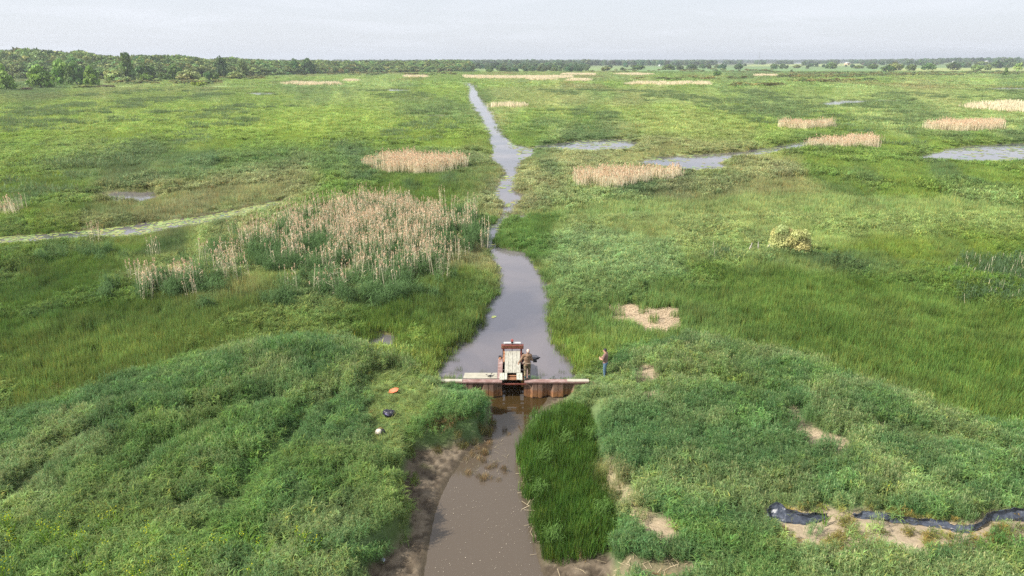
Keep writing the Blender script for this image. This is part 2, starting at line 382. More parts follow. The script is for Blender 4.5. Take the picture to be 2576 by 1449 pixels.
PONDS = [GP(p) for p in (
    [(0,596),(170,584),(300,570),(400,556),(500,546),(600,526),(690,507),(720,504),(700,522),(620,546),(520,570),(450,580),(350,598),(200,608),(100,616),(0,620),(-160,640),(-160,610)],
    [(225,494),(300,482),(380,483),(395,497),(365,511),(280,509)],
    [(1330,372),(1390,363),(1450,354),(1560,350),(1610,360),(1580,381),(1460,385),(1380,381)],
    [(1588,412),(1630,400),(1700,392),(1800,387),(1870,381),(1940,370),(2010,358),(2100,353),(2070,368),(2015,379),(1900,393),(1835,402),(1818,412),(1834,422),(1880,427),(1830,432),(1750,434),(1690,428),(1620,421)],
    [(2280,402),(2330,388),(2380,376),(2430,367),(2490,364),(2576,361),(2680,360),(2680,412),(2576,411),(2500,413),(2440,412),(2380,407),(2340,407)],
    [(2050,264),(2085,256),(2120,251),(2200,252),(2300,253),(2310,256),(2190,259),(2150,263),(2085,268)],
    [(2440,225),(2500,221),(2576,220),(2680,220),(2680,226),(2520,227)],
    [(610,236),(640,232),(690,233),(690,239),(650,241)],
    [(955,227),(985,223),(1040,225),(1030,230),(980,231)],
    [(905,878),(925,855),(960,842),(990,846),(1000,866),(985,884),(940,890)],
    [(1050,292),(1090,290),(1135,291),(1125,295),(1070,295)],
    [(1300,545),(1312,536),(1324,544),(1312,556)])]
LEVEE = GP([(-400,1230),(-200,1130),(0,1056),(160,1010),(330,948),(480,905),(600,880),(760,868),(880,878),(960,905),(1060,925),(1100,948),(1480,950),(1500,930),
            (1600,880),(1720,860),(1850,870),(1960,890),(2060,920),(2150,960),(2260,990),(2400,1040),(2576,1090),(2760,1180),(3100,1500),(3300,2600),(-800,2600)], .3)
WDN = GP([(1236,1000),(1240,1040),(1243,1075),(1236,1100),(1205,1125),(1168,1150),(1150,1180),(1135,1200),(1110,1250),(1094,1300),(1084,1350),(1075,1400),(1068,1449),(1050,1600),(1020,1900),
          (1430,1900),(1385,1600),(1366,1449),(1350,1400),(1340,1350),(1330,1300),(1322,1250),(1312,1200),(1304,1150),(1306,1125),(1318,1085),(1345,1045),(1372,1010),(1385,985),(1385,940),(1190,940),(1190,985)], DW)
MUD = GP([(1236,985),(1228,1060),(1215,1110),(1120,1132),(1034,1148),(1022,1200),(1012,1250),(1030,1300),(1040,1340),(1010,1380),(960,1420),(930,1449),(880,1600),(800,1900),(1440,1900),(1520,1600),(1540,1449),(1530,1412),(1460,1405),(1385,1400),(1366,1350),
          (1344,1300),(1336,1250),(1322,1200),(1315,1150),(1330,1080),(1352,1048),(1400,1040),(1435,1010),(1428,985),(1400,960),(1400,940),(1200,940),(1200,960),(1205,985)], -.4)
SEDGE = GP([(1410,1036),(1362,1062),(1324,1102),(1306,1138),(1310,1190),(1322,1240),(1340,1300),(1352,1350),(1372,1410),(1440,1412),(1500,1408),(1545,1395),(1560,1340),(1540,1280),(1510,1200),(1495,1120),(1486,1075),(1478,1040),(1450,1030)], -.3)
STRIP = GP([(1500,1140),(1530,1160),(1570,1215),(1600,1275),(1640,1330),(1600,1330),(1560,1270),(1520,1210),(1495,1170)], .3)
TRAMPLE = GP([(925,945),(985,925),(1060,945),(1090,1005),(1075,1060),(1035,1085),(1020,1125),(1000,1160),(925,1155),(915,1090),(930,1010)], .4)
SANDY = GP([(1915,1285),(1990,1290),(2060,1290),(2110,1300),(2200,1296),(2300,1305),(2400,1322),(2450,1322),(2500,1296),(2576,1296),(2760,1296),(2760,1405),(2576,1398),(2500,1408),(2300,1416),(2150,1412),(2010,1400),(1955,1378),(1925,1330)], .45)
BARE = [GP(p, .4) for p in (
    [(1520,764),(1590,758),(1640,772),(1705,766),(1722,800),(1700,830),(1640,835),(1590,815),(1540,800)],
    [(1586,925),(1612,918),(1655,928),(1655,965),(1595,965)], [(1600,996),(1630,990),(1666,995),(1660,1022),(1606,1025)],
    [(1968,1034),(1996,1032),(2008,1062),(2045,1086),(2100,1104),(2140,1116),(2130,1152),(2060,1140),(2000,1118),(1972,1070)],
    [(2178,1080),(2210,1066),(2228,1090),(2200,1118)], [(2120,1068),(2160,1062),(2150,1078)],
    [(1612,1318),(1665,1305),(1705,1335),(1695,1400),(1635,1380)], [(1530,1415),(1640,1410),(1760,1425),(1740,1470),(1500,1470)],
    [(676,848),(730,850),(745,862),(700,858)])]
def srow(a): return GP(a, 0)
STRAW = [  # pale dead-reed stands: footprint
    (srow([(890,428),(950,442),(1060,447),(1140,440),(1172,428),(1165,416),(1060,410),(960,414)]), 1.0),
    (srow([(1410,470),(1480,486),(1560,489),(1640,470),(1715,460),(1705,448),(1560,456),(1440,456)]), 0.9),
    (srow([(1958,327),(2030,330),(2105,326),(2105,320),(2030,321),(1965,320)]), 1.0),
    (srow([(2018,378),(2090,386),(2180,382),(2228,372),(2220,364),(2120,366),(2040,368)]), 1.0),
    (srow([(2322,328),(2400,336),(2480,335),(2528,328),(2522,319),(2430,320),(2340,320)]), 1.0),
    (srow([(2410,272),(2460,279),(2540,287),(2680,285),(2680,262),(2560,264),(2460,264)]), .9),
    (srow([(1222,272),(1290,276),(1360,272),(1350,268),(1240,268)]), .7),
    (srow([(705,214),(780,216),(870,215),(860,211),(740,210)]), .9), (srow([(862,206),(905,206),(900,203),(866,203)]), .9),
    (srow([(1010,196),(1080,197),(1078,193),(1015,192)]), .8), (srow([(1165,197),(1260,200),(1440,198),(1440,193),(1260,194),(1165,192)]), .9),
    (srow([(1420,206),(1480,206),(1490,202),(1430,201)]), .9), (srow([(1540,188),(1600,186),(1650,189),(1600,191)]), .9),
    (srow([(1560,214),(1680,216),(1790,215),(1780,209),(1600,209)]), .55), (srow([(1410,190),(1500,190),(1500,187),(1410,187)]), .9),
    (srow([(1330,203),(1400,203),(1400,200),(1330,200)]), .6), (srow([(1895,193),(1960,193),(1960,190),(1895,190)]), .8),
    (srow([(0,560),(70,560),(70,545),(0,545)]), .25)]
REED = [   # standing reeds with plumes: outline of the plume tops, so taken 2.1 m above ground
    (GP([(800,492),(900,478),(1010,480),(1120,490),(1195,512),(1205,560),(1180,600),(1130,640),(1105,665),(1060,655),(960,645),(860,640),(800,625),(760,600),(740,570),(700,555),(720,520)], 2.1), .72),
    (GP([(540,560),(640,530),(740,520),(760,600),(720,610),(640,580),(560,600)], 2.1), .30),
    (GP([(285,668),(370,655),(440,652),(500,668),(488,700),(430,712),(330,700),(290,690)], 2.1), .8),
    (GP([(185,690),(285,672),(290,700),(200,712)], 2.1), .35),
    (GP([(556,655),(610,650),(618,668),(565,674)], 2.1), .9), (GP([(700,680),(735,680),(755,690),(720,694)], 2.1), .8),
    (GP([(725,605),(760,600),(765,625),(735,630)], 2.1), .8), (GP([(820,620),(850,616),(1000,640),(1075,660),(1070,680),(1000,668),(850,640)], 2.1), .8),
    (GP([(370,600),(450,598),(450,612),(375,615)], 2.1), .4), (GP([(505,655),(550,650),(550,675),(510,680)], 2.1), .3),
    (GP([(0,612),(60,608),(62,625),(0,640)], 2.1), .35), (GP([(228,562),(272,560),(272,572),(230,574)], 2.1), .5),
    (GP([(840,680),(880,675),(885,700),(850,702)], 2.1), .35),
    (GP([(470,590),(560,540),(720,500),(860,480),(1000,470),(1215,500),(1225,600),(1150,680),(980,700),(700,690),(500,640)], 2.1), .24),
    (GP([(160,680),(300,640),(520,640),(660,640),(640,700),(480,725),(250,720)], 2.1), .22)]
GREENREED = [
    (GP([(600,600),(700,560),(1000,500),(1200,540),(1230,600),(1150,680),(1110,740),(1000,780),(860,772),(760,740),(640,700),(620,650)], 0.6), 1.0),
    (GP([(180,770),(200,735),(330,715),(520,700),(640,700),(620,740),(560,765),(470,790),(300,790)], 0.4), .9),
    (GP([(520,650),(380,640),(250,630),(100,650),(0,670),(0,690),(200,672),(400,680),(520,690)], 0.4), .35),
    (GP([(680,760),(760,740),(780,770),(740,790),(690,785)], 0.3), .7),
    (GP([(480,640),(620,570),(760,540),(1000,520),(1220,560),(1240,660),(1150,740),(900,800),(650,800),(450,730)], .3), .25)]
CATTAIL = [
    (GP([(1765,640),(1790,632),(1880,650),(1930,660),(1920,675),(1860,680),(1780,668)], .4), .8),
    (GP([(2290,700),(2400,650),(2576,640),(2700,650),(2700,800),(2520,790),(2400,770),(2310,740)], .4), .6)]
def polymax(polys, x, y, margin=6.0):
    r = np.full(x.shape, -margin)
    for p in polys: r = np.maximum(r, sdf(p, x, y, margin))
    return r
TROUGHS = [GP(p, .5) for p in (
    [(1190,1500),(1022,1310),(1046,1225),(1098,1170),(1165,1090),(1195,1048),(1266,1014)],
    [(-60,1330),(90,1215),(160,1130),(235,1100),(320,1080),(470,1060),(575,1040)],
    [(575,1290),(612,1230),(625,1215),(680,1160),(745,1090),(775,1045),(850,1012)],
    [(330,1200),(440,1130),(500,1100),(550,1070),(610,1040),(700,1020)],
    [(700,1400),(560,1360),(490,1345)], [(925,960),(905,1010),(935,1060)],
    [(1486,1010),(1500,1080),(1520,1150)], [(1600,975),(1700,960),(1830,975),(1960,1010)], [(2576,1150),(2400,1110),(2240,1100)])]
TROUGHS[0] = GP([(600,1300),(622,1235),(672,1170),(752,1090),(773,1048),(845,1015)], .5)
GAPX0, GAPX1 = -0.51, 0.65
def terrain(x, y):
    x = np.asarray(x, float); y = np.asarray(y, float)
    z = .14 + .22 * (fbm(x / 6, y / 6, 3) - .5) * smooth(400, 60, y) + .05
    r = np.hypot(x, y)
    z = z + 16 * smooth(1300, 3200, y) * smooth(.35, .8, x / (y + 1)) + 3 * smooth(400, 900, y) * smooth(-.35, -.8, x / (y + 1))
    wj = (fbm(x / 1.2, y / 1.2, 9, 3) - .5) * 1.0 * np.clip(y / 60, .5, 3)
    w = .12 + y * .003
    s = np.maximum(sdf(RIVER, x, y), polymax(PONDS, x, y)) + wj * .5
    near_dam = (y < 37.5) & (np.abs(x) < 6)
    lev = sdf(LEVEE, x, y, 12)
    zl = .45 * smooth(-.5, 3.0, lev) + .30 * (fbm(x / 3.2, y / 3.2, 21, 3) - .5) * smooth(0, 2, lev)
    z = z + zl
    nearm = y < 60
    if nearm.any():
        xn, yn = x[nearm], y[nearm]; td = np.full(xn.shape, 9.)
        for p in TROUGHS: td = np.minimum(td, pline(p, xn, yn))
        z[nearm] -= .16 * smooth(.9, .1, td)
    z = mix(z, -.55, smooth(-.25 - w, .35 + w, s))
    # channel below the gate
    sw = sdf(WDN, x, y); sm = sdf(MUD, x, y); sg = sdf(SEDGE, x, y)
    jn = (fbm(x / .5, y / .5, 31, 3) - .5) * .35
    clod = fbm(x / .26, y / .26, 41, 3)
    low = np.where(sw > 0, DW - .02 - .35 * smooth(0, 1.2, sw), DW + .06 * smooth(0, .25, -sw) + .13 * np.clip(-sw, 0, 2.5) + .26 * (clod - .5) * smooth(0, .4, -sw))
    low = np.where((sw < 0) & (y < 26.5) , low, low)
    mk = smooth(-.55, .05, np.maximum(np.maximum(sm, sg), sw) + jn) * (y < 33.75)
    z = mix(z, low, mk)
    apr = (y < 33.75) & (y > 31.2)                     # banks meet the piling in a slope
    rise = np.maximum(smooth(-1.9, -3.0, x), smooth(2.9, 3.9, x)); lim = mix(DW + .02, .36, rise)
    z = np.where(apr & (np.abs(x) < 4.2), np.minimum(z, mix(lim, np.maximum(lim, z), smooth(32.6, 31.3, y))), z)
    bay = (x > GAPX0 - .3) & (x < GAPX1 + .3) & (y > 33) & (y < 36.9)
    z = np.where(bay, -1.0, z)
    return z
def T1(x, y): return float(terrain(np.array([x]), np.array([y]))[0])

C_ = lambda *a: np.array(a)
def tint(x, y, for_ground=False):
    """species colour of the sward at a place (linear)"""
    n = len(x); sc = 1 + np.clip(y - 60, 0, 2000) / 90.0
    a = fbm(x / (9 * sc), y / (9 * sc * .9), 51); b = fbm(x / (4 * sc), y / (4 * sc), 61); c = fbm(x / 60, y / 120, 71); e = fbm(x / 1.5, y / 1.5, 81, 3)
    g1 = C_(.150, .270, .035); g2 = C_(.250, .360, .110); g3 = C_(.095, .190, .070); g4 = C_(.330, .340, .150); g5 = C_(.22, .35, .02)
    def L(c1, c2, t): return c1 * (1 - t[:, None]) + c2 * t[:, None]
    k = L(g1[None].repeat(n, 0), g2, smooth(.42, .62, a)); k = L(k, g3, smooth(.54, .66, b) * .85); k = L(k, g4, smooth(.58, .72, fbm(x / (12 * sc), y / (11 * sc), 91)) * .65)
    k = L(k, g5, smooth(.55, .7, c) * .5)
    def zone(poly, colr, amt, soft=3.0, z=.3):
        nonlocal k
        p = GP(poly, z); s = sdf(p, x, y, 40) + (a - .5) * 14 * np.clip(y / 80, .4, 4)
        k = L(k, C_(*colr), smooth(-soft, soft, s) * amt)
    zone([(-200,245),(300,250),(640,262),(1180,300),(1236,350),(1200,382),(900,372),(500,352),(200,356),(-200,380)], (.23,.36,.025), .75, 8)
    zone([(700,375),(1180,385),(1240,420),(1150,450),(800,440),(300,470),(100,430),(200,400)], (.11,.20,.075), .5, 6)
    zone([(-200,640),(240,640),(500,770),(800,800),(1180,700),(1240,760),(1190,830),(850,850),(560,890),(300,950),(-200,1150)], (.080,.18,.020), .75)
    zone([(-200,870),(250,860),(600,800),(860,830),(800,860),(500,900),(200,1010),(-200,1150)], (.17,.27,.04), .6, 1.5)
    zone([(1340,620),(1700,660),(1950,690),(2300,700),(2700,560),(2700,1180),(2300,1010),(2000,890),(1700,850),(1450,840),(1390,740)], (.105,.225,.018), .85)
    zone([(1330,560),(1600,500),(2576,480),(2700,600),(2200,620),(1900,690),(1700,640),(1500,720),(1400,680)], (.27,.40,.11), .8)
    zone([(1340,610),(1480,600),(1680,620),(1700,700),(1560,760),(1440,740)], (.22,.38,.14), .7, 1.5)
    zone([(1430,700),(1760,720),(1800,860),(1500,900),(1400,820)], (.17,.30,.075), .7)
    zone([(1230,560),(1330,560),(1345,620),(1360,690),(1260,640)], (.11,.25,.035), .9, 1)
    lum = (k * [.3, .6, .1]).sum(1)[:, None]; k = (k * .84 + lum * .16) * 1.08
    s = sdf(LEVEE, x, y, 12) + (e - .5) * 1.8 + (fbm(x / 5, y / 5, 161) - .5) * 2.5
    lv = L(C_(.125, .245, .092)[None].repeat(n, 0), C_(.23, .33, .135), smooth(.42, .66, fbm(x / 2.6, y / 2.6, 101)) * .8)
    lv = L(lv, C_(.15, .27, .06), smooth(.5, .7, fbm(x / 4, y / 4, 111)) * .45)
    k = L(k, lv, smooth(-.3, .3, s))
    sg = sdf(SEDGE, x, y); k = L(k, C_(.085, .180, .034), smooth(-.3, .1, sg))
    k = L(k, C_(.25, .36, .12), smooth(-.3, .6, sdf(TRAMPLE, x, y)) * .6)
    k = L(k, C_(.30, .31, .14), smooth(-.3, .2, sdf(STRIP, x, y)) * .6)
    k = k * (1 + .55 * (fbm(x / (1.6 * sc), y / (2.2 * sc), 151, 3) - .5))[:, None] * (1 + .30 * (e - .5))[:, None]
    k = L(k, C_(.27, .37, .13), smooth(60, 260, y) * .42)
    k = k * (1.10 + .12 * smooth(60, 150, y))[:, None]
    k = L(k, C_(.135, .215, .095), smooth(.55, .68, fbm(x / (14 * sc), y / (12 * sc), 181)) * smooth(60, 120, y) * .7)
    # paler, greyer sward far out, tan and olive shrubby streaks
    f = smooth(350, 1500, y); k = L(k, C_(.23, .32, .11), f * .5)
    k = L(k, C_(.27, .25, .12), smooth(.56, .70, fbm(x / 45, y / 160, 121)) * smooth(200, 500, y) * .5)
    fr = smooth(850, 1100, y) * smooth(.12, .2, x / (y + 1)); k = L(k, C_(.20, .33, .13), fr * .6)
    return k

def ground_col(x, y):
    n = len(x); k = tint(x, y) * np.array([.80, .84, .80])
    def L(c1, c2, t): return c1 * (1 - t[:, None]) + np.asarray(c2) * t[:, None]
    dk = smooth(120, 60, y); k = L(k, np.array([.075, .085, .03]), dk * .55)       # darker olive ground under the near grass
    s = np.maximum(sdf(RIVER, x, y), polymax(PONDS, x, y))
    k = L(k, (.14, .10, .055), smooth(-.8 - y * .004, .0, s) * .8)
    for p, a in STRAW: k = L(k, (.46, .38, .22), smooth(-.6, .6, sdf(p, x, y) + (fbm(x / 1.5, y / 1.5, 7) - .5) * 2) * min(1, a * 1.2))
    sw = sdf(WDN, x, y); sm = sdf(MUD, x, y)
    md = L(np.array([[.115, .088, .060]]).repeat(n, 0), (.19, .15, .105), smooth(.35, .65, fbm(x / .5, y / .5, 131)))
    md = L(md, (.060, .045, .030), smooth(.47, .36, fbm(x / .26, y / .26, 41, 3)) * .8); md = L(md, (.09, .07, .045), smooth(-.35, 0, sw)); md = L(md, (.15, .15, .05), smooth(.55, .75, fbm(x / 1.2, y / 1.2, 17)) * .6 * smooth(-.3, -1.5, sw))
    k = L(k, md, smooth(-.25, .1, np.maximum(sm, sw)) * (y < 33.8))
    k = L(k, (.05, .06, .02), smooth(-.2, .2, sdf(SEDGE, x, y)) * .8)
    jt = (fbm(x / .4, y / .4, 141) - .5) * .8
    k = L(k, (.40, .32, .22), smooth(-.3, .2, sdf(SANDY, x, y) + jt))
    for i, p in enumerate(BARE): k = L(k, (.42, .33, .22) if i != 7 else (.22, .19, .11), smooth(-.25, .25, sdf(p, x, y) + jt))
    k = L(k, (.30, .25, .15), smooth(-.3, .2, sdf(STRIP, x, y) + jt) * .8)
    # far stubble fields
    for pl, c in (([(2150,159.5),(2275,159.5),(2275,156),(2150,156)], (.70, .52, .36)), ([(2290,159),(2420,158.5),(2420,156.5),(2290,157)], (.62, .50, .34)),
                  ([(1860,167),(2150,167),(2200,161),(1900,161)], (.31, .37, .13)), ([(2200,180),(2576,182),(2700,172),(2250,172)], (.33, .38, .13)), ([(2000,160),(2080,160),(2080,158),(2000,158)], (.45, .50, .52))):
        k = L(k, c, smooth(-20, 20, sdf(GP(pl), x, y, 60)))
    return k

# ------------------------------------------------------------------ ground sheet
ys = [-60, -30, -10, 0, 6, 10, 13, 15, 16.5, 17.5]; y_ = 18.2
while y_ < 41: ys.append(y_); y_ += .11
while y_ < 9000: ys.append(y_); y_ *= 1.0085 if y_ < 700 else 1.03
ys = np.array(ys); NX = 520
tt = np.linspace(-1, 1, NX); tt = np.sign(tt) * (np.abs(tt) * .45 + .55 * np.abs(tt) ** 3)
YY, TT = np.meshgrid(ys, tt, indexing='ij'); XX = TT * (np.maximum(YY, 0) * 1.05 + 16)
X, Y = XX.ravel(), YY.ravel(); Z = terrain(X, Y)
i = np.arange(len(ys) - 1)[:, None] * NX + np.arange(NX - 1)[None]; i = i.ravel()
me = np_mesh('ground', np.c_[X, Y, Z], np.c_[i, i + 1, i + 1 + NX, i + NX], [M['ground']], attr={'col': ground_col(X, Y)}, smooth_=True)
tag(link(bpy.data.objects.new('ground', me)), kind='structure', label='flat green marsh ground with mud banks and a low grassy levee')

def sheet(name, quads, z, m, label):
    V = []; F = []
    for x0, x1, y0, y1 in quads:
        b = len(V); V += [(x0, y0, z), (x1, y0, z), (x1, y1, z), (x0, y1, z)]; F.append((b, b + 1, b + 2, b + 3))
    o = link(bpy.data.objects.new(name, np_mesh(name, V, F, [m]))); return tag(o, label, kind='structure')
sheet('marsh_water', [(-60, -.68, 33.86, 36.2), (.80, 60, 33.86, 36.2), (-900, 900, 36.2, 1200)], 0.0, M['water_up'], 'still grey water of the stream and pools above the gate')
sheet('channel_water', [(-14, 14, 8, 33.62), (-.52, .66, 33.62, 36.0)], DW, M['water_down'], 'brown silty water of the channel below the gate')

# ------------------------------------------------------------------ tuft prototypes
protos = bpy.data.collections.new('plant_prototypes')
def blades(nb, spread, h, hvar, lean, droop, width, seg, seed, vertical=False, hue=.12, head=0.0, leaves=0):
    g = np.random.default_rng(seed); V = []; F = []; B = []; MI = []
    for k in range(nb):
        r = spread * math.sqrt(g.random()); a = g.random() * 6.283; bx, by = r * math.cos(a), r * math.sin(a)
        H = h * (1 + hvar * (g.random() * 2 - 1)); az = g.random() * 6.283 if vertical else a + g.normal() * .9
        le = lean * (.4 + g.random()); dr = droop * (.3 + 1.2 * g.random()); wa = az + math.pi / 2 + g.normal() * .5
        c = 1 + hue * g.normal(); yv = max(0, g.normal() * hue * 1.5); colr = (c * (1 + yv * 1.4), c, c * (1 - yv * .5))
        b0 = len(V)
        for s in range(seg + 1):
            t = s / seg; out = H * (le * t + dr * t * t); up = H * (t - .55 * dr * t ** 3)
            wd = width * (1 - t ** 1.6) * (.7 + .6 * t) * .5 + width * .04
            cx, cy = bx + math.cos(az) * out, by + math.sin(az) * out
            V.append((cx + math.cos(wa) * wd, cy + math.sin(wa) * wd, up)); V.append((cx - math.cos(wa) * wd, cy - math.sin(wa) * wd, up)); B += [colr, colr]
            if s: F.append((b0 + 2 * s - 2, b0 + 2 * s - 1, b0 + 2 * s + 1, b0 + 2 * s)); MI.append(0)
        if head and g.random() < head:      # small seed head on top
            b0 = len(V); hh = H * .16; w2 = width * .55
            for p in ((-w2, 0, 0), (w2, 0, 0), (w2 * .5, 0, hh), (-w2 * .5, 0, hh)):
                V.append((cx + math.cos(wa) * p[0], cy + math.sin(wa) * p[0], up + p[2])); B.append((1.7, 1.25, 1.5))
            F.append((b0, b0 + 1, b0 + 2, b0 + 3)); MI.append(0)
    return np.array(V), np.array(F), np.array(B), MI
def leafy(nb, spread, h, L, width, seed, hue=.14, up=.75, head=0, layers=.65):
    """stems carrying short arching leaves through the upper part of the sward"""
    g = np.random.default_rng(seed); V = []; F = []; B = []; MI = []
    ns = max(3, nb // 7); sx = spread * np.sqrt(g.random(ns)); sa = g.random(ns) * 6.283; sh = h * (.75 + .5 * g.random(ns)); sc = 1 + hue * g.normal(size=ns)
    for k in range(nb):
        j = k % ns; t0 = 1 - layers * g.random() ** 1.3; z0 = sh[j] * t0; bx, by = sx[j] * math.cos(sa[j]), sx[j] * math.sin(sa[j])
        az = g.random() * 6.283; l = L * (.6 + .7 * g.random()) ; e = up * (.5 + .8 * g.random()); wa = az + math.pi / 2 + g.normal() * .3
        c = sc[j] * (1 + .10 * g.normal()); yv = max(0, g.normal() * hue * 1.3); colr = (c * (1 + yv * 1.3), c, c * (1 - yv * .5)); b0 = len(V)
        for q in range(4):
            t = q / 3; o_ = l * (t * math.cos(e) * .6 + .45 * t * t); u_ = l * (t * math.sin(e) * 1.3 - .75 * t * t)
            wd = width * (.35 + .65 * math.sin(math.pi * min(1, t + .25))) * .5 * (1 - t ** 3 * .9)
            V.append((bx + math.cos(az) * o_ + math.cos(wa) * wd, by + math.sin(az) * o_ + math.sin(wa) * wd, z0 + u_)); V.append((bx + math.cos(az) * o_ - math.cos(wa) * wd, by + math.sin(az) * o_ - math.sin(wa) * wd, z0 + u_)); B += [colr, colr]
            if q: F.append((b0 + 2 * q - 2, b0 + 2 * q - 1, b0 + 2 * q + 1, b0 + 2 * q)); MI.append(0)
    for j in range(ns):
        bx, by = sx[j] * math.cos(sa[j]), sx[j] * math.sin(sa[j]); w = .006; b0 = len(V); hd = head and g.random() < head; top = sh[j] * (1.12 if hd else 1)
        wa = g.random() * 3; dx_, dy_ = math.cos(wa) * w, math.sin(wa) * w; c = sc[j]
        V += [(bx - dx_, by - dy_, 0), (bx + dx_, by + dy_, 0), (bx + dx_, by + dy_, top), (bx - dx_, by - dy_, top)]; B += [(c, c * .95, c * .8)] * 4; F.append((b0, b0 + 1, b0 + 2, b0 + 3)); MI.append(0)
        if hd:
            b0 = len(V); dx_, dy_ = dx_ * 2.3, dy_ * 2.3; V += [(bx - dx_, by - dy_, top - .02), (bx + dx_, by + dy_, top - .02), (bx + dx_ * .5, by + dy_ * .5, top + .09), (bx - dx_ * .5, by - dy_ * .5, top + .09)]; B += [(1.9, 1.35, 1.6)] * 4; F.append((b0, b0 + 1, b0 + 2, b0 + 3)); MI.append(0)
    return np.array(V), np.array(F), np.array(B), MI
def proto(name, data, mats):
    V, F, B, MI = data
    me = np_mesh(name, V, F, mats, MI, {'bv': B}); o = bpy.data.objects.new(name, me); return o
def proto_set(name, lst):
    c = bpy.data.collections.new(name)
    for o in lst: c.objects.link(o)
    return c
BL = [M['blade'], M['straw'], M['plume'], M['yflower']]
def stems(nst, spread, h, hvar, seed, wid, leafn, straw_frac, plume_frac, leaf_len=.5, plume_w=.09):
    """reed stems with strap leaves; some dead stems with plumes"""
    g = np.random.default_rng(seed); V = []; F = []; B = []; MI = []
    def strip(p0, p1, w, wa, colr, m, taper=.5):
        b = len(V)
        for p, ww in ((p0, w), (p1, w * taper)):
            V.append((p[0] + math.cos(wa) * ww, p[1] + math.sin(wa) * ww, p[2])); V.append((p[0] - math.cos(wa) * ww, p[1] - math.sin(wa) * ww, p[2]))
            B.extend([colr, colr])
        F.append((b, b + 1, b + 3, b + 2)); MI.append(m)
    for k in range(nst):
        r = spread * math.sqrt(g.random()); a = g.random() * 6.283; bx, by = r * math.cos(a), r * math.sin(a)
        H = h * (1 + hvar * (g.random() * 2 - 1)); dead = g.random() < straw_frac
        if dead: H *= 1.12
        tx, ty = g.normal() * .06 * H, g.normal() * .06 * H; c = 1 + .15 * g.normal(); cc = (c, c, c); m = 1 if dead else 0
        top = (bx + tx, by + ty, H); strip((bx, by, 0), top, wid, g.random() * 3.14, cc, m)
        if not dead or (leafn > 3 and g.random() < .3):
            for j in range(leafn):
                t = .25 + .72 * (j + g.random()) / leafn; p = (bx + tx * t, by + ty * t, H * t); az = g.random() * 6.283; l = leaf_len * (.6 + .7 * g.random())
                mid = (p[0] + math.cos(az) * l * .5, p[1] + math.sin(az) * l * .5, p[2] + l * .32)
                end = (p[0] + math.cos(az) * l, p[1] + math.sin(az) * l, p[2] + l * (.1 - .5 * g.random()) + .1)
                strip(p, mid, wid * .8, az + 1.57, cc, m, 1.2); strip(mid, end, wid * .95, az + 1.57, cc, m, .1)
        if dead and g.random() < plume_frac:
            for j in range(9):
                t = g.random() * .32 - .03; w = plume_w * (.5 + g.random()); b = len(V); cx, cy, cz = top[0] + g.normal() * plume_w * .35, top[1] + g.normal() * plume_w * .35, H + t
                n1 = g.normal(size=3); n1 /= np.linalg.norm(n1); n2 = np.cross(n1, g.normal(size=3)); n2 /= np.linalg.norm(n2); n2[2] = abs(n2[2]) + .6
                pc = 1 + .18 * g.normal()
                for s1, s2 in ((-1, -1), (1, -1), (1, 1), (-1, 1)): V.append((cx + n1[0] * w * s1 * .5 + n2[0] * w * s2 * .6, cy + n1[1] * w * s1 * .5 + n2[1] * w * s2 * .6, cz + n1[2] * w * s1 * .5 + n2[2] * w * s2 * .6)); B.append((pc, pc, pc))
                F.append((b, b + 1, b + 2, b + 3)); MI.append(2)
    return np.array(V), np.array(F), np.array(B), MI
S = proto_set
P_FINE = S('fine_tufts', [proto('fine_tuft', leafy(135, .30, .60, .19, .0175, 10 + k, head=.25, up=.95), BL) for k in range(6)])
P_FLAT = S('flattened_tufts', [proto('flat_tuft', blades(60, .30, .62, .35, .18, .75, .021, 3, 15 + k, hue=.14), BL) for k in range(4)])
P_BENT = S('bent_tufts', [proto('bent_tuft', leafy(80, .32, .62, .33, .030, 30 + k, up=.95), BL) for k in range(6)])
P_SEDGE = S('sedge_tufts', [proto('sedge_tuft', blades(60, .30, .66, .3, .10, .10, .021, 2, 50 + k, True, hue=.16), BL) for k in range(5)])
P_MID = S('mid_tufts', [proto('mid_tuft', leafy(95, .6, .62, .48, .062, 70 + k, up=.85), BL) for k in range(6)])
P_MIDS = S('mid_sedges', [proto('mid_sedge', blades(70, .55, .58, .35, .10, .12, .036, 2, 90 + k, True, hue=.14), BL) for k in range(5)])
P_FAR = S('far_tufts', [proto('far_tuft', blades(64, 1.15, .62, .45, .2, .7, .10, 2, 110 + k, hue=.12), BL) for k in range(6)])
P_VFAR = S('very_far_tufts', [proto('very_far_tuft', blades(70, 3.2, .62, .5, .3, .6, .30, 2, 130 + k, hue=.12), BL) for k in range(6)])
P_REEDG = S('green_reeds', [proto('green_reed', stems(16, .5, 1.35, .3, 150 + k, .017, 8, .06, .4), BL) for k in range(5)])
P_REEDP = S('plumed_reeds', [proto('plumed_reed', stems(14, .6, 1.8, .28, 170 + k, .016, 4, .50, .75, .4, .046), BL) for k in range(5)])
P_STRAW = S('straw_reeds', [proto('straw_reed', stems(30, .85, 1.75, .28, 190 + k, .020, 1, .90, .18, .4, .07), BL) for k in range(4)])
P_STRAWF = S('far_straw_reeds', [proto('far_straw_reed', stems(44, 2.6, 1.3, .4, 210 + k, .09, 0, .92, .0, .4, .2), BL) for k in range(4)])
P_CAT = S('cattails', [proto('cattail', stems(16, .5, 1.1, .3, 230 + k, .018, 3, .16, 0, .4), BL) for k in range(4)])
P_YEL = S('yellow_plants', [])
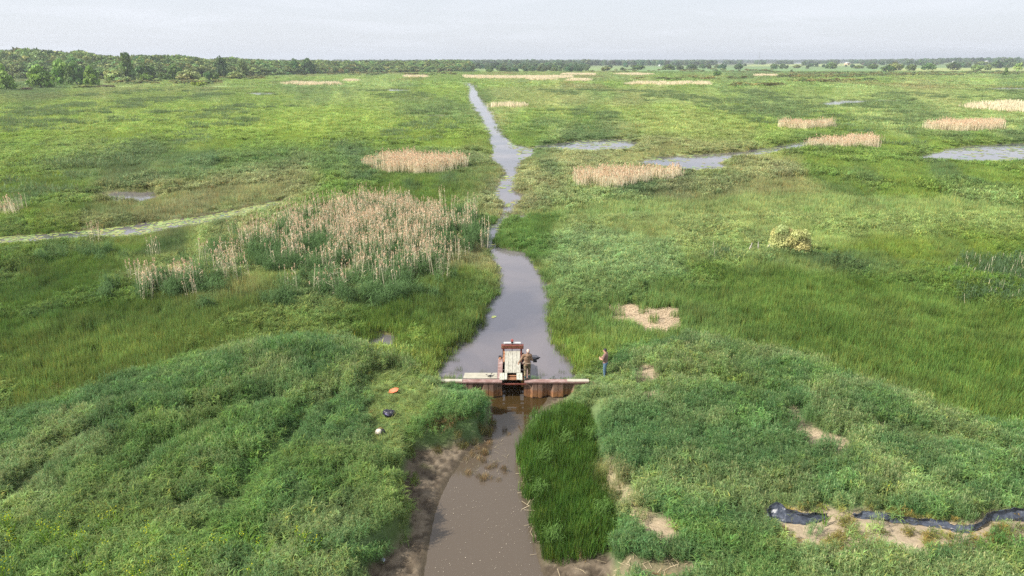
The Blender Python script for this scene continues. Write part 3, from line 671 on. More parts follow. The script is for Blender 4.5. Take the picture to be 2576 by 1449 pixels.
for k in range(4):
    g = np.random.default_rng(260 + k); V, F, B, MI = blades(14, .12, .85, .2, .1, .4, .045, 2, 262 + k)
    V = list(map(tuple, V)); F = list(map(tuple, F)); B = list(map(tuple, B)); MI = list(MI)
    for j in range(14):
        w = .019; b = len(V); c = np.array([g.normal() * .09, g.normal() * .09, .74 + g.random() * .26]); n1 = g.normal(size=3); n1 /= np.linalg.norm(n1); n2 = np.cross(n1, g.normal(size=3)); n2 /= np.linalg.norm(n2)
        for s1, s2 in ((-1, -1), (1, -1), (1, 1), (-1, 1)): V.append(tuple(c + n1 * w * s1 + n2 * w * s2)); B.append((.55, .85, .9) if j % 2 else (1, 1, 1))
        F.append((b, b + 1, b + 2, b + 3)); MI.append(3)
    P_YEL.objects.link(proto('yellow_plant', (np.array(V), np.array(F), np.array(B), MI), BL))

def scatter(name, x, y, z, rot, scl, tnt, coll, label, cat):
    n = len(x); me = bpy.data.meshes.new(name); me.vertices.add(n); me.vertices.foreach_set('co', np.c_[x, y, z].astype(np.float32).ravel())
    def av(nm, ty, ch, d):
        a = me.attributes.new(nm, ty, 'POINT'); a.data.foreach_set(ch, np.ascontiguousarray(d).ravel())
    av('rot', 'FLOAT_VECTOR', 'vector', rot.astype(np.float32)); av('scl', 'FLOAT_VECTOR', 'vector', scl.astype(np.float32))
    c = np.ones((n, 4), np.float32); c[:, :3] = np.clip(tnt, 0, 1); av('tint', 'FLOAT_COLOR', 'color', c)
    av('idx', 'INT', 'value', rng.integers(0, len(coll.objects), n).astype(np.int32))
    o = link(bpy.data.objects.new(name, me)); tag(o, label, cat, kind='stuff')
    ng = bpy.data.node_groups.new(name + '_nodes', 'GeometryNodeTree'); ng.interface.new_socket('Geometry', in_out='INPUT', socket_type='NodeSocketGeometry'); ng.interface.new_socket('Geometry', in_out='OUTPUT', socket_type='NodeSocketGeometry')
    gi = N(ng, 'NodeGroupInput'); go = N(ng, 'NodeGroupOutput'); ip = N(ng, 'GeometryNodeInstanceOnPoints')
    ci = N(ng, 'GeometryNodeCollectionInfo'); ci.inputs['Collection'].default_value = coll; ci.inputs['Separate Children'].default_value = True; ci.inputs['Reset Children'].default_value = True
    ng.links.new(gi.outputs[0], ip.inputs['Points']); ng.links.new(ci.outputs[0], ip.inputs['Instance']); ip.inputs['Pick Instance'].default_value = True
    for nm, dt, sk in (('idx', 'INT', 'Instance Index'), ('rot', 'FLOAT_VECTOR', 'Rotation'), ('scl', 'FLOAT_VECTOR', 'Scale')):
        a = N(ng, 'GeometryNodeInputNamedAttribute', data_type=dt); a.inputs['Name'].default_value = nm
        out = next(s for s in a.outputs if s.enabled and s.name == 'Attribute')
        if sk == 'Rotation':
            er = N(ng, 'FunctionNodeEulerToRotation'); ng.links.new(out, er.inputs[0]); out = er.outputs[0]
        ng.links.new(out, ip.inputs[sk])
    ng.links.new(ip.outputs[0], go.inputs[0])
    md = o.modifiers.new('scatter', 'NODES'); md.node_group = ng
    return o

def fan(y0, y1, dens, margin=1.06, extra=2.5):
    """random points in the part of the plain the photograph could see"""
    hw = lambda y: (.72 * y + 4.2) * margin + extra
    area = (hw(y0) + hw(y1)) * (y1 - y0); n = int(area * dens)
    u = rng.random(n * 2); yy = y0 + (y1 - y0) * u; k = rng.random(n * 2) < hw(yy) / hw(y1); yy = yy[k]
    yy = yy[:n]; return (rng.random(len(yy)) * 2 - 1) * hw(yy), yy
def pin(poly, dens):
    """random points inside a polygon"""
    lo, hi = poly.min(0), poly.max(0); n = int(np.prod(hi - lo) * dens) + 1
    x = lo[0] + rng.random(n) * (hi[0] - lo[0]); y = lo[1] + rng.random(n) * (hi[1] - lo[1])
    k = sdf(poly, x, y) > 0; return x[k], y[k]
FILMS = [GP([(1925, 1318), (1975, 1330), (2020, 1334), (2082, 1322)], .45), GP([(2146, 1318), (2309, 1336), (2403, 1354), (2441, 1357), (2492, 1328), (2576, 1328), (2660, 1330)], .45)]
STRUCT = np.array([(-4.1, 33.2), (4.3, 33.2), (4.3, 33.95), (1.0, 34.0), (1.0, 36.7), (-.95, 36.7), (-.95, 34.65), (-2.75, 34.65), (-2.75, 33.95), (-4.1, 33.9)])
def masks(x, y):
    """how much grass grows here (0..1), how tall"""
    s = np.maximum(sdf(RIVER, x, y), polymax(PONDS, x, y)) + (fbm(x / 1.2, y / 1.2, 9, 3) - .5) * np.clip(y / 60, .5, 3) * .5
    d = smooth(.55, .05, s)                            # thins out into the water
    d *= np.where(s > -.2, .75, 1)
    sw = sdf(WDN, x, y); sm = sdf(MUD, x, y); sg = sdf(SEDGE, x, y)
    mudm = smooth(-.30, .0, np.maximum(sm, sw) + (fbm(x / .7, y / .7, 77) - .5) * .6) * (y < 33.7) * (sg < .0)
    d *= 1 - mudm; d *= (sw < .02) | (y > 33.7)
    jt = (fbm(x / .4, y / .4, 141) - .5) * .8
    d *= 1 - smooth(-.2, .1, sdf(SANDY, x, y) + jt) * .93
    for p in BARE: d *= 1 - smooth(-.15, .1, sdf(p, x, y) + jt) * .95
    d *= 1 - smooth(-.3, .2, sdf(STRIP, x, y) + jt) * .62
    d *= sdf(STRUCT, x, y) < 0
    for p in FILMS: d *= np.where(y < 28, smooth(.28, .42, pline(p, x, y)), 1)
    d *= ~((y > 31.7 + np.maximum(0, -x - 1.1) * 1.15) & (y < 33.6) & (x > -2.5) & (x < .5)) & ~((y > 32.3 + np.maximum(0, x - 1.9) * .9) & (y < 33.6) & (x > .4) & (x < 3.2))
    h = mix(.62, .74, smooth(46, 34, y)) + mix(.75, .50, smooth(46, 34, y)) * fbm(x / 2.4, y / 2.4, 201, 3) * (.6 + .4 * smooth(150, 60, y))
    h = h + .5 * smooth(.55, .75, fbm(x / 7, y / 7, 211, 3))
    near = y < 60; td = np.full(x.shape, 9.)
    for p in TROUGHS: td = np.where(near, np.minimum(td, pline(p, x, y)), td)
    h *= 1 - .50 * smooth(.8, .1, td); d *= 1 - .35 * smooth(.4, 0, td)
    h *= 1 - .86 * smooth(-.1, .2, sdf(TRAMPLE, x, y))
    h *= mix(.55, 1, smooth(.4, 2.2, np.hypot(x - 4.9, (y - 33.8) * .8)))
    h *= mix(.6, 1, smooth(.0, .5, np.abs(y - 33.7) + .6 * (np.abs(x) > 4.2)))
    h *= 1 - .5 * smooth(-2.8, -.2, s) * smooth(30, 60, y) - .1 * smooth(-.4, .1, s)
    h *= mix(.48, 1, smooth(1.0, 2.6, np.hypot(np.maximum(np.abs(x) - 3.6, 0), (y - 33.6))))
    h *= mix(.8, 1, smooth(24, 45, y))
    h *= 1 - .45 * smooth(2.2, .6, np.hypot((x + 2.1) * .9, y - 32.2))
    return d, h, s, sg
def rots(n, tilt=.12): return np.c_[rng.normal(size=n) * tilt, rng.normal(size=n) * tilt, rng.random(n) * 6.283]
def lay(name, y0, y1, dens, coll, hs, label, cat, accept=None, tilt=.12, wide=1.0, tjit=.15, tm=(1, 1, 1)):
    x, y = fan(y0, y1, dens); d, h, s, sg = masks(x, y); k = rng.random(len(x)) < d
    if accept is not None: k &= rng.random(len(x)) < accept(x, y, s, sg)
    x, y, h = x[k], y[k], h[k]; n = len(x); z = terrain(x, y)
    z = np.maximum(z, -.12 if y0 > 33 else -2)
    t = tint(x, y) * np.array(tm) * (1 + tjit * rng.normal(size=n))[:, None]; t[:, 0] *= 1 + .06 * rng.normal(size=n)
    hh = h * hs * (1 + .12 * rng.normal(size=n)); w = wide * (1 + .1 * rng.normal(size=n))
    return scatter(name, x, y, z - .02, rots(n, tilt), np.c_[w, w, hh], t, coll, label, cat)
upr = lambda x, y: smooth(.44, .54, fbm(x / 7 + 40, y / 10, 301, 3))           # where upright sedge replaces leafy grass
inlev = lambda x, y: sdf(LEVEE, x, y, 12) + (fbm(x / 5, y / 5, 161) - .5) * 2.5 > (fbm(x, y, 5) - .5) * 1.6
lay('levee_grass', 16.5, 45, 13, P_FINE, .98, 'tall blue-green canary grass covering the levee around the gate', 'grass', lambda x, y, s, sg: (inlev(x, y) & (sg < 0)) * .95)
lay('levee_broad_grass', 16.5, 45, 5, P_BENT, .95, 'broader drooping grass leaves mixed through the levee sward', 'grass', lambda x, y, s, sg: (inlev(x, y) & (sg < 0)) * smooth(.35, .6, fbm(x / 3, y / 3, 311)), tm=(1.12, 1.12, .9))
lay('channel_sedge', 19, 34.2, 16, P_SEDGE, 1.05, 'dense dark green upright sedge beside the muddy channel', 'sedge', lambda x, y, s, sg: sg > (fbm(x / .8, y / .8, 171) - .45) * 1.0, tilt=.08)
x, y = pin(SEDGE, .22); n = len(x)
scatter('channel_reeds', x, y, terrain(x, y), rots(n, .12), np.c_[np.full(n, .6), np.full(n, .6), .55 + .25 * rng.random(n)], np.array([[.14, .25, .06]]).repeat(n, 0), P_REEDG, 'paler broad-leaved shoots standing through the channel sedge', 'reeds')
lay('marsh_sedge', 26, 75, 9, P_SEDGE, .95, 'upright bright green sedge across the near marsh', 'sedge', lambda x, y, s, sg: (~inlev(x, y)) * np.maximum(upr(x, y), s > -.9), tilt=.06, wide=1.25)
lay('marsh_grass', 26, 75, 8, P_BENT, .95, 'drooping pale-tipped marsh grass across the near marsh', 'grass', lambda x, y, s, sg: (~inlev(x, y)) * (1 - upr(x, y)) * (s < -.7), wide=1.2)
lay('middle_marsh_sedge', 72, 170, 2.6, P_MIDS, .95, 'upright sedge across the middle marsh', 'sedge', lambda x, y, s, sg: np.maximum(upr(x / 1.8, y / 1.8), s > -1.0), tilt=.06, wide=1.15)
lay('middle_marsh_grass', 72, 170, 2.3, P_MID, 1.0, 'leafy grass across the middle marsh', 'grass', lambda x, y, s, sg: (1 - upr(x / 1.8, y / 1.8)) * (s < -.8), wide=1.15)
lay('far_marsh_grass', 165, 460, .42, P_FAR, 1.0, 'grass and sedge across the far marsh', 'grass', lambda x, y, s, sg: (s < .1) * .95, wide=1.3)
lay('farthest_marsh_grass', 440, 1150, .035, P_VFAR, 1.05, 'pale grass in the farthest part of the marsh', 'grass', lambda x, y, s, sg: (s < 0) * .95, wide=1.3)

def stand(name, polys, dens, coll, hs, tn, label, cat, tilt=.04, edge=.8, wide=1.0, ramp=1.0):
    xs, ys_ = [], []
    for p, a in polys:
        x, y = pin(p, dens * a); s = sdf(p, x, y, 30); am = min(1, s.max() / 4.5) if len(s) else 1; ed = edge * min(1, s.max() / 3) + .05 if len(s) else edge
        k = rng.random(len(x)) < smooth(-.1, ed, s + (fbm(x / 2.6, y / 3.4, 401, 4) - .53) * 4.0 * ramp * am); xs.append(x[k]); ys_.append(y[k])
    x = np.concatenate(xs); y = np.concatenate(ys_); n = len(x); z = np.maximum(terrain(x, y), -.15)
    hh = hs * (.8 + .5 * fbm(x / 2, y / 2, 411, 3)) * (1 + .08 * rng.normal(size=n)); w = wide * (1 + .1 * rng.normal(size=n))
    t = np.array(tn)[None] * (1 + .1 * rng.normal(size=n))[:, None]
    return scatter(name, x, y, z - .03, rots(n, tilt), np.c_[w, w, hh], t, coll, label, cat)
near_straw = [(p, a) for p, a in STRAW if p[:, 1].mean() < 200]; far_straw = [(p, a) for p, a in STRAW if p[:, 1].mean() >= 200]
stand('plumed_reeds', REED, 1.6, P_REEDP, .86, (.13, .20, .085), 'standing reeds with pinkish tan plumes left of the stream', 'reeds', ramp=2.6, edge=4.0)
stand('green_reeds', GREENREED, 1.4, P_REEDG, .95, (.13, .225, .080), 'blue-green leafy reeds around the plumed stand', 'reeds', ramp=2.2, edge=2.5)
stand('straw_reeds', near_straw, 1.7, P_STRAW, .85, (.15, .22, .09), 'pale straw-coloured dead reed stands in the marsh', 'reeds', edge=1.2, ramp=2.2)
stand('far_straw_reeds', far_straw, .10, P_STRAWF, 1.0, (.2, .22, .1), 'pale straw-coloured reed streaks far out in the marsh', 'reeds', edge=3)
stand('cattails', CATTAIL, 3.4, P_CAT, .9, (.12, .20, .085), 'blue-green cattails with pale dead stems in the right marsh', 'cattails', ramp=1.6, edge=3)
# taller darker sedge hummocks that give the mid marsh its bands
xx, yy = fan(80, 420, .02); aa = fbm(xx / 26, yy / 60, 501, 4); kk = (aa > .58) & (np.maximum(sdf(RIVER, xx, yy), polymax(PONDS, xx, yy)) < -1.5)
x, y = xx[kk], yy[kk]; x = np.repeat(x, 5) + rng.normal(size=len(x) * 5) * 2.2; y = np.repeat(y, 5) + rng.normal(size=len(y) * 5) * 1.6; n = len(x)
kk = np.maximum(sdf(RIVER, x, y), polymax(PONDS, x, y)) < -1; x, y = x[kk], y[kk]; n = len(x)
scatter('tall_sedge_bands', x, y, terrain(x, y), rots(n, .08), np.c_[np.full(n, 1.3), np.full(n, 1.3), 1.9 + .4 * rng.normal(size=n)], np.array([[.17, .26, .11]]) * (1 + .12 * rng.normal(size=n))[:, None], P_FAR, 'bands of taller dull green sedge across the middle marsh', 'sedge')
# yellow-flowered weeds bottom left, yellow iris patches
x, y = pin(GP([(-80, 1330), (150, 1300), (420, 1330), (820, 1365), (800, 1520), (-80, 1520)], .9), 3.2); kk = rng.random(len(x)) < smooth(.40, .70, fbm(x / .6, y / .6, 511)); x, y = x[kk], y[kk]
pts = [(x, y, .95)]
for poly, dn, sc in (([(130,447),(140,441),(160,441),(162,449),(145,451)], 3.0, .9), ([(1210,400),(1220,395),(1221,401)], 2, .6), ([(2050,1337),(2080,1330),(2084,1345),(2060,1349)], 2.5, .8), ([(1640,1200),(2350,1180),(2340,1300),(2250,1290)], .06, .9), ([(430,235),(500,238),(490,241),(430,240)], .15, 1.2), ([(845,262),(960,263),(960,266),(850,265)], .12, 1.2), ([(480,206),(515,206),(513,212),(482,212)], .12, 2.0)):
    a, b = pin(GP(poly, .4), dn); pts.append((a, b, sc))
x = np.concatenate([p[0] for p in pts]); y = np.concatenate([p[1] for p in pts]); sc = np.concatenate([np.full(len(p[0]), p[2]) for p in pts]); n = len(x)
scatter('yellow_flowered_weeds', x, y, terrain(x, y), rots(n), np.c_[sc, sc, sc * (1 + .15 * rng.normal(size=n))], np.array([[.14, .26, .03]]).repeat(n, 0), P_YEL, 'yellow-flowered weeds scattered through the grass', 'weeds')
# weeds on the sandy patch, trampled hay, emergent stalks, mud litter
x, y = pin(SANDY, 12); kk = (fbm(x / .5, y / .5, 521) > .47) & (np.minimum(pline(FILMS[0], x, y), pline(FILMS[1], x, y)) > .4); x, y = x[kk], y[kk]; n = len(x)
scatter('sand_weeds', x, y, terrain(x, y), rots(n, .2), np.c_[np.full(n, .7), np.full(n, .7), .25 + .25 * rng.random(n)], np.c_[.20 + .14 * rng.random(n), .27 + .05 * rng.random(n), np.full(n, .09)] * (1 + .15 * rng.normal(size=n))[:, None], P_BENT, 'small weeds growing on the bare sandy strip', 'weeds')
x, y = pin(TRAMPLE, 8)
for q_ in ((990, 990), (980, 1048), (957, 1095)):
    a_, b_ = G(*q_, .45); k = np.hypot(x - a_, (y - b_) * .7) > .55; x, y = x[k], y[k]
n = len(x)
scatter('trampled_grass', x, y, terrain(x, y) + .04, np.c_[rng.normal(size=n) * .12 + 1.35, rng.normal(size=n) * .2, rng.random(n) * 6.28], np.c_[np.full(n, .8), np.full(n, .35), np.full(n, .8)], np.array([[.27, .37, .13]]) * (1 + .2 * rng.normal(size=n))[:, None], P_FLAT, 'flattened pale grass of the trampled clearing', 'grass')
sub = [(GP([(1340, 925), (1460, 922), (1462, 950), (1340, 950)]), 3.5, .6), (GP([(1100, 905), (1165, 905), (1165, 950), (1100, 950)]), 5, .8), (GP([(1190, 930), (1250, 935), (1250, 948), (1190, 948)]), 3, .6),
       (GP([(1380, 790), (1400, 790), (1450, 900), (1420, 920), (1395, 870)]), 4, .7), (GP([(890, 850), (1020, 840), (1030, 890), (900, 895)]), 1.6, .8), (GP([(1120, 850), (1200, 800), (1230, 770), (1240, 790), (1180, 880), (1130, 910)]), 3, .8)]
xs, ys2, hs = [], [], []
for p, d, h in sub:
    a, b = pin(p, d); k = sdf(STRUCT, a, b) < 0; xs.append(a[k]); ys2.append(b[k]); hs.append(np.full(k.sum(), h))
x, y, h = map(np.concatenate, (xs, ys2, hs)); k = fbm(x / 1.1, y / 1.1, 531) > .45; x, y, h = x[k], y[k], h[k]; n = len(x)
scatter('emergent_sedge', x, y, np.maximum(terrain(x, y), -.3), rots(n, .1), np.c_[np.full(n, .8), np.full(n, .8), h * (.8 + .4 * rng.random(n))], np.array([[.12, .19, .05]]) * (1 + .15 * rng.normal(size=n))[:, None], P_SEDGE, 'sparse sedge standing in the shallow margins of the pool', 'sedge')
x, y = pin(GP([(1225, 1075), (1290, 1080), (1300, 1110), (1280, 1200), (1220, 1225), (1150, 1180), (1170, 1140), (1225, 1110)], DW), 7); kk = fbm(x / .6, y / .6, 541) > .46; x, y = x[kk], y[kk]; n = len(x)
scatter('dead_stubble', x, y, np.full(n, DW - .05), rots(n, .35), np.c_[np.full(n, .5), np.full(n, .5), .25 + .3 * rng.random(n)], np.array([[.26, .22, .12]]) * (1 + .25 * rng.normal(size=n))[:, None], P_SEDGE, 'brown broken stubble sticking out of the shallow water below the gate', 'reeds')
x, y = pin(GP([(1080, 1120), (1140, 1085), (1200, 1040), (1232, 1040), (1240, 1085), (1215, 1105), (1160, 1135), (1100, 1150)], -.4), 7); n = len(x)
scatter('bank_grass', x, y, terrain(x, y), rots(n, .4), np.c_[np.full(n, .8), np.full(n, .8), .3 + .35 * rng.random(n)], np.array([[.17, .18, .07]]) * (1 + .25 * rng.normal(size=n))[:, None], P_SEDGE, 'ragged olive grass on the wet left bank below the gate', 'grass')
x, y = pin(GP([(1015, 1130), (1050, 1125), (1075, 1290), (1050, 1330), (1030, 1290), (1040, 1240)], -.2), 2.2); k = fbm(x / .7, y / .7, 551) > .58; x, y = x[k], y[k]; n = len(x)
x = np.r_[x, pin(GP([(960, 1370), (1040, 1330), (1055, 1350), (1000, 1420), (950, 1449)], -.2), 5)[0]] if False else x
scatter('mud_bank_tufts', x, y, terrain(x, y), rots(n, .3), np.c_[np.full(n, .8), np.full(n, .8), .35 + .2 * rng.random(n)], np.array([[.13, .21, .04]]).repeat(n, 0), P_FINE, 'low green tufts creeping onto the mud bank', 'grass')

x, y = pin(GP([(1060, 1120), (1080, 1060), (1150, 1060), (1230, 1070), (1235, 1095), (1150, 1120), (1060, 1150)], .1), 1.2); x2, y2 = fan(18, 40, .10); x2, y2 = x2[fbm(x2 / 2, y2 / 2, 571) > .58], y2[fbm(x2 / 2, y2 / 2, 571) > .58]; x = np.r_[x, x2]; y = np.r_[y, y2]
d, h, s_, sg_ = masks(x, y); k = (d > .4); x, y, h = x[k], y[k], h[k]; n = len(x)
scatter('dead_grass_tufts', x, y, terrain(x, y), rots(n, .3), np.c_[np.full(n, .8), np.full(n, .8), h * (.35 + .3 * rng.random(n))], np.array([[.30, .23, .12]]) * (1 + .25 * rng.normal(size=n))[:, None], P_FLAT, 'brown dead tufts showing through the levee grass', 'grass')

def discs(name, xs, ys, z, rad, cols, m, label, cat, sides=6, tilt=.03):
    n = len(xs); ang = np.arange(sides) / sides * 2 * np.pi; V = np.zeros((n, sides, 3)); r0 = rng.random(n) * 6.28; asp = .75 + .5 * rng.random(n)
    V[..., 0] = xs[:, None] + rad[:, None] * np.cos(ang + r0[:, None]); V[..., 1] = ys[:, None] + rad[:, None] * asp[:, None] * np.sin(ang + r0[:, None])
    V[..., 2] = z + rng.random(n)[:, None] * .012 + tilt * rad[:, None] * np.cos(ang[None] + rng.random(n)[:, None] * 6)
    c = np.repeat(cols, sides, 0); me = np_mesh(name, V.reshape(-1, 3), np.arange(n * sides).reshape(n, sides), [m], attr={'tint': c, 'bv': np.ones((n * sides, 3))})
    return tag(link(bpy.data.objects.new(name, me)), label, cat, kind='stuff')
M['pad'] = blade_mat('lily_pad_skin', instancer=False, transl=.1, rough=.4, spec=.4)
M['litter'] = blade_mat('floating_litter', instancer=False, transl=.05, rough=.8, spec=.2)
px_, py_ = [], []
x, y = pin(RIVER, 3.2); s = sdf(RIVER, x, y); D = np.hypot(x, y)
yq = y
core = np.array([(G((l + r) / 2, q)[0], G(1288, q)[1]) for q, l, r in rows]); cx = np.interp(y, core[::-1, 1], core[::-1, 0])
# open thread of water through the lily beds
thr = GP([(1282, 435), (1278, 410), (1268, 385), (1258, 370), (1250, 355), (1242, 330), (1228, 305), (1215, 280), (1200, 262), (1192, 240), (1188, 222), (1181, 210)]); dth = pline(thr, x, y)
pr = np.where(y > 95, smooth(1.5, 3.5, dth) * .8, np.where(y > 60, smooth(.9, .2, s) * .75, smooth(.5, .15, s) * .10 * (y > 44)))
pr = pr * smooth(.38, .6, fbm(x / 2.2, y / 2.2, 601)) * 1.3; k = rng.random(len(x)) < pr; px_.append(x[k]); py_.append(y[k])
x, y = pin(PONDS[0], 11); k = (rng.random(len(x)) < smooth(.22, .45, fbm(x / 2.5, y / 2.5, 611))); px_.append(x[k]); py_.append(y[k])
for p in (2, 3, 4): x, y = pin(PONDS[p], 1.2); k = fbm(x / 3, y / 2, 621) > .5; px_.append(x[k]); py_.append(y[k])
for poly, dn in (([(1405, 370), (1340, 373), (1460, 381), (1500, 378)], 2.5), ([(1245, 664), (1262, 668), (1262, 690), (1250, 688)], 4), ([(1330, 640), (1350, 655), (1365, 690), (1352, 690)], 2), ([(1236, 795), (1247, 795), (1246, 801), (1238, 801)], 10)):
    x, y = pin(GP(poly), dn); px_.append(x); py_.append(y)
x = np.concatenate(px_); y = np.concatenate(py_); n = len(x); cc = np.array([[.30, .36, .12]]) * (1 + .2 * rng.normal(size=n))[:, None]; cc[:, 0] *= 1 + .15 * rng.normal(size=n)
discs('lily_pads', x, y, .015, (.13 + .14 * rng.random(n)) * np.clip(y / 70, .8, 1.8), np.clip(cc, .02, .6), M['pad'], 'yellow-green lily pads floating along the stream edges and the left channel', 'lily pads')
x, y = pin(WDN, 26); k = (y < 32) & (rng.random(len(x)) < (.25 + .75 * (fbm(x / .9, y / 1.2, 631) > .52)) * mix(.15, 1, smooth(30, 25, y))); x, y = x[k], y[k]; n = len(x)
cc = np.array([[.42, .37, .29]]) * (1 + .25 * rng.normal(size=n))[:, None]
discs('floating_litter', x, y, DW + .012, .006 + .014 * rng.random(n) ** 4, np.clip(cc, .05, .8), M['litter'], 'pale specks of plant litter floating on the brown water', 'litter', 5)
# broken straw stems lying on the bare patches and mud
V = []; F = []; Cc = []
def straws(poly, dens, L, w, colr, z0=.03):
    a, b = pin(poly, dens); zz_ = terrain(a, b)
    for xx_, yy_, zq in zip(a, b, zz_):
        t = rng.random() * 3.14; l = L * (.5 + rng.random()); dx_, dy_ = math.cos(t) * l / 2, math.sin(t) * l / 2; b0 = len(V); zc = zq + z0 + .04 * rng.random(); dz = .06 * rng.normal() * l
        for s1, s2 in ((-1, -1), (1, -1), (1, 1), (-1, 1)): V.append((xx_ + dx_ * s1 - math.sin(t) * w * s2, yy_ + dy_ * s1 + math.cos(t) * w * s2, max(zc, DW + .03) + dz * s1))
        c = np.array(colr) * (1 + .2 * rng.normal()); Cc.extend([c] * 4); F.append((b0, b0 + 1, b0 + 2, b0 + 3))
for p in BARE[:1]: straws(p, 22, .9, .012, (.62, .48, .32))
for p in BARE[1:]: straws(p, 14, .32, .007, (.58, .46, .30))
straws(STRIP, 14, .5, .009, (.58, .47, .28)); straws(SANDY, 3, .4, .008, (.6, .5, .32))
straws(GP([(1110, 1130), (1180, 1110), (1250, 1100), (1290, 1120), (1280, 1180), (1200, 1200), (1160, 1170)], DW), 10, .22, .006, (.34, .29, .19))
straws(GP([(1340, 1380), (1400, 1400), (1640, 1400), (1700, 1449), (1360, 1449)], -.3), 3, .35, .006, (.48, .39, .25))
straws(GP([(1300, 1130), (1325, 1130), (1350, 1300), (1375, 1400), (1350, 1400), (1325, 1300)], -.4), 14, .4, .009, (.48, .40, .26))
me = np_mesh('broken_straw', np.array(V), np.array(F), [M['litter']], attr={'tint': np.clip(np.array(Cc), 0, 1), 'bv': np.ones((len(V), 3))})
tag(link(bpy.data.objects.new('broken_straw', me)), 'broken straw stems lying on the bare patches', 'straw', kind='stuff')

# ------------------------------------------------------------------ the gate in the sheet-pile dam
dam = empty('sluice_gate', (0, 33.7, .5)); tag(dam, 'rusty sheet-pile dam with a plank walkway and a lift gate across the stream', 'sluice gate')
DO = (0, -33.7, -.5)
def part(mb, name, m, parent=dam, bevel=0, label=None):
    o = mb.build(name, m, parent, bevel)
    if parent is dam: o.location = DO
    if label: o['label'] = label
    return o
def piling(x0, x1, phase, name_label):
    """corrugated U-section piling seen from above: out flange, web, in pan, web"""
    per = 1.12; pts = []; sec = ((0, 0), (.240, 0), (.255, .035), (.265, .035), (.28, 0), (.52, 0), (.64, .15), (.80, .15), (.815, .18), (.83, .15), (1.0, .15), (1.12, 0))
    k0 = math.floor((x0 - phase) / per) - 1; x = None
    for k in range(k0, k0 + 12):
        for a, b in sec[:-1]: pts.append((phase + k * per + a - .26, 33.46 + b))
    P = [p for p in pts if x0 < p[0] < x1]
    P = [(x0, 33.6)] + P + [(x1, 33.6)] if False else P
    V = []; F = []
    for p in P:
        for dy_ in (0, .018):
            for z in (-1.3, .442): V.append((p[0], p[1] + dy_, z))
    for i in range(len(P) - 1):
        a = 4 * i; b = a + 4
        F += [(a, b, b + 1, a + 1), (b + 2, a + 2, a + 3, b + 3), (a + 1, b + 1, b + 3, a + 3)]
    F += [(0, 1, 3, 2), (4 * len(P) - 4, 4 * len(P) - 2, 4 * len(P) - 1, 4 * len(P) - 3)]
    mb = MB(); mb.add(V, F); return part(mb, 'sheet_piling', M['pile'], label=name_label)
piling(-4.6, GAPX0 + .02, -1.28, 'corrugated rusty piling left of the opening'); piling(GAPX1 - .02, 4.9, 1.385, 'corrugated rusty piling right of the opening')
for x0, x1, xl in ((-4.0, GAPX0 - .03, -2.7), (GAPX1 + .03, 4.15, 2.9)):
    b = MB(); b.box(min(x0, x1), max(x0, x1), 33.42, 33.78, .47, .50); b.box(min(x0, x1), max(x0, x1), 33.42, 33.435, .425, .469); b.box(min(x0, x1), max(x0, x1), 33.765, 33.78, .425, .469)
    part(b, 'cap_beam', M['rust_cap'], bevel=.004)
    b = MB(); b.box(*((x0 - .03, -2.7) if x0 < 0 else (3.0, x1 + .03)), 33.45, 33.75, .503, .525); part(b, 'cap_end_board', M['plank_x'], bevel=.004)
for x0, x1 in ((-.80, -.535), (.70, .93)):      # side walls of the gate bay, capped with channel steel
    b = MB(); b.box(x0, x1, 33.79, 36.4, .51, .55); b.box(x0, x0 + .015, 33.79, 36.4, .40, .509); b.box(x1 - .015, x1, 33.79, 36.4, .40, .509)
    part(b, 'side_beam', M['rust_cap'], bevel=.004)
for x0, x1 in ((-.66, -.60), (.78, .84)):
    b = MB(); b.box(x0, x1, 33.8, 36.5, -1.3, .505); part(b, 'bay_wall', M['dark_steel'])
for k in range(4):
    x0 = -.405 + k * .2225; b = MB(); b.box(x0, x0 + .2125, 34.47 + .01 * (k % 2), 37.42 + (.0, .05, .03, .07)[k], .53, .565 + .004 * k % .008, .004)
    part(b, 'deck_plank', M['plank'], bevel=.005)
for x0, x1, y0 in ((-.68, -.42, 33.62), (-.41, -.27, 33.66), (.25, .40, 33.63), (.405, .56, 33.60)):
    b = MB(); b.box(x0, x1, y0, 34.45, .52, .56, .006); part(b, 'threshold_plank', M['plank_new'], bevel=.004)
for k, (y0, y1) in enumerate(((33.79, 34.12), (34.13, 34.46))):
    b = MB(); b.box(-2.66 + .03 * k, -.82, y0, y1 + .02 * k, .508, .548, .006); part(b, 'platform_board', M['plank_x'], bevel=.005, label='left side platform board')
for y0, z0, z1 in ((33.50, .28, .36), (33.90, .38, .44), (34.15, .34, .40), (34.38, .36, .42)):
    b = MB(); b.box(-.58, .76, y0, y0 + .06, z0, z1); part(b, 'cross_bar', M['rust_orange'] if y0 > 33.6 else M['rust_red'], bevel=.004)
for y0 in (34.9, 35.9, 37.2):
    b = MB(); b.box(-.56, .70, y0, y0 + .08, .44, .52); part(b, 'deck_bearer', M['dark_steel'])
b = MB(); b.box(-.53, .68, 36.30, 36.36, -1.2, .42)
for zz_ in (-.5, -.1, .3): b.box(-.53, .68, 36.24, 36.299, zz_, zz_ + .06)
part(b, 'gate_panel', M['dark_steel'])
FY = 37.5
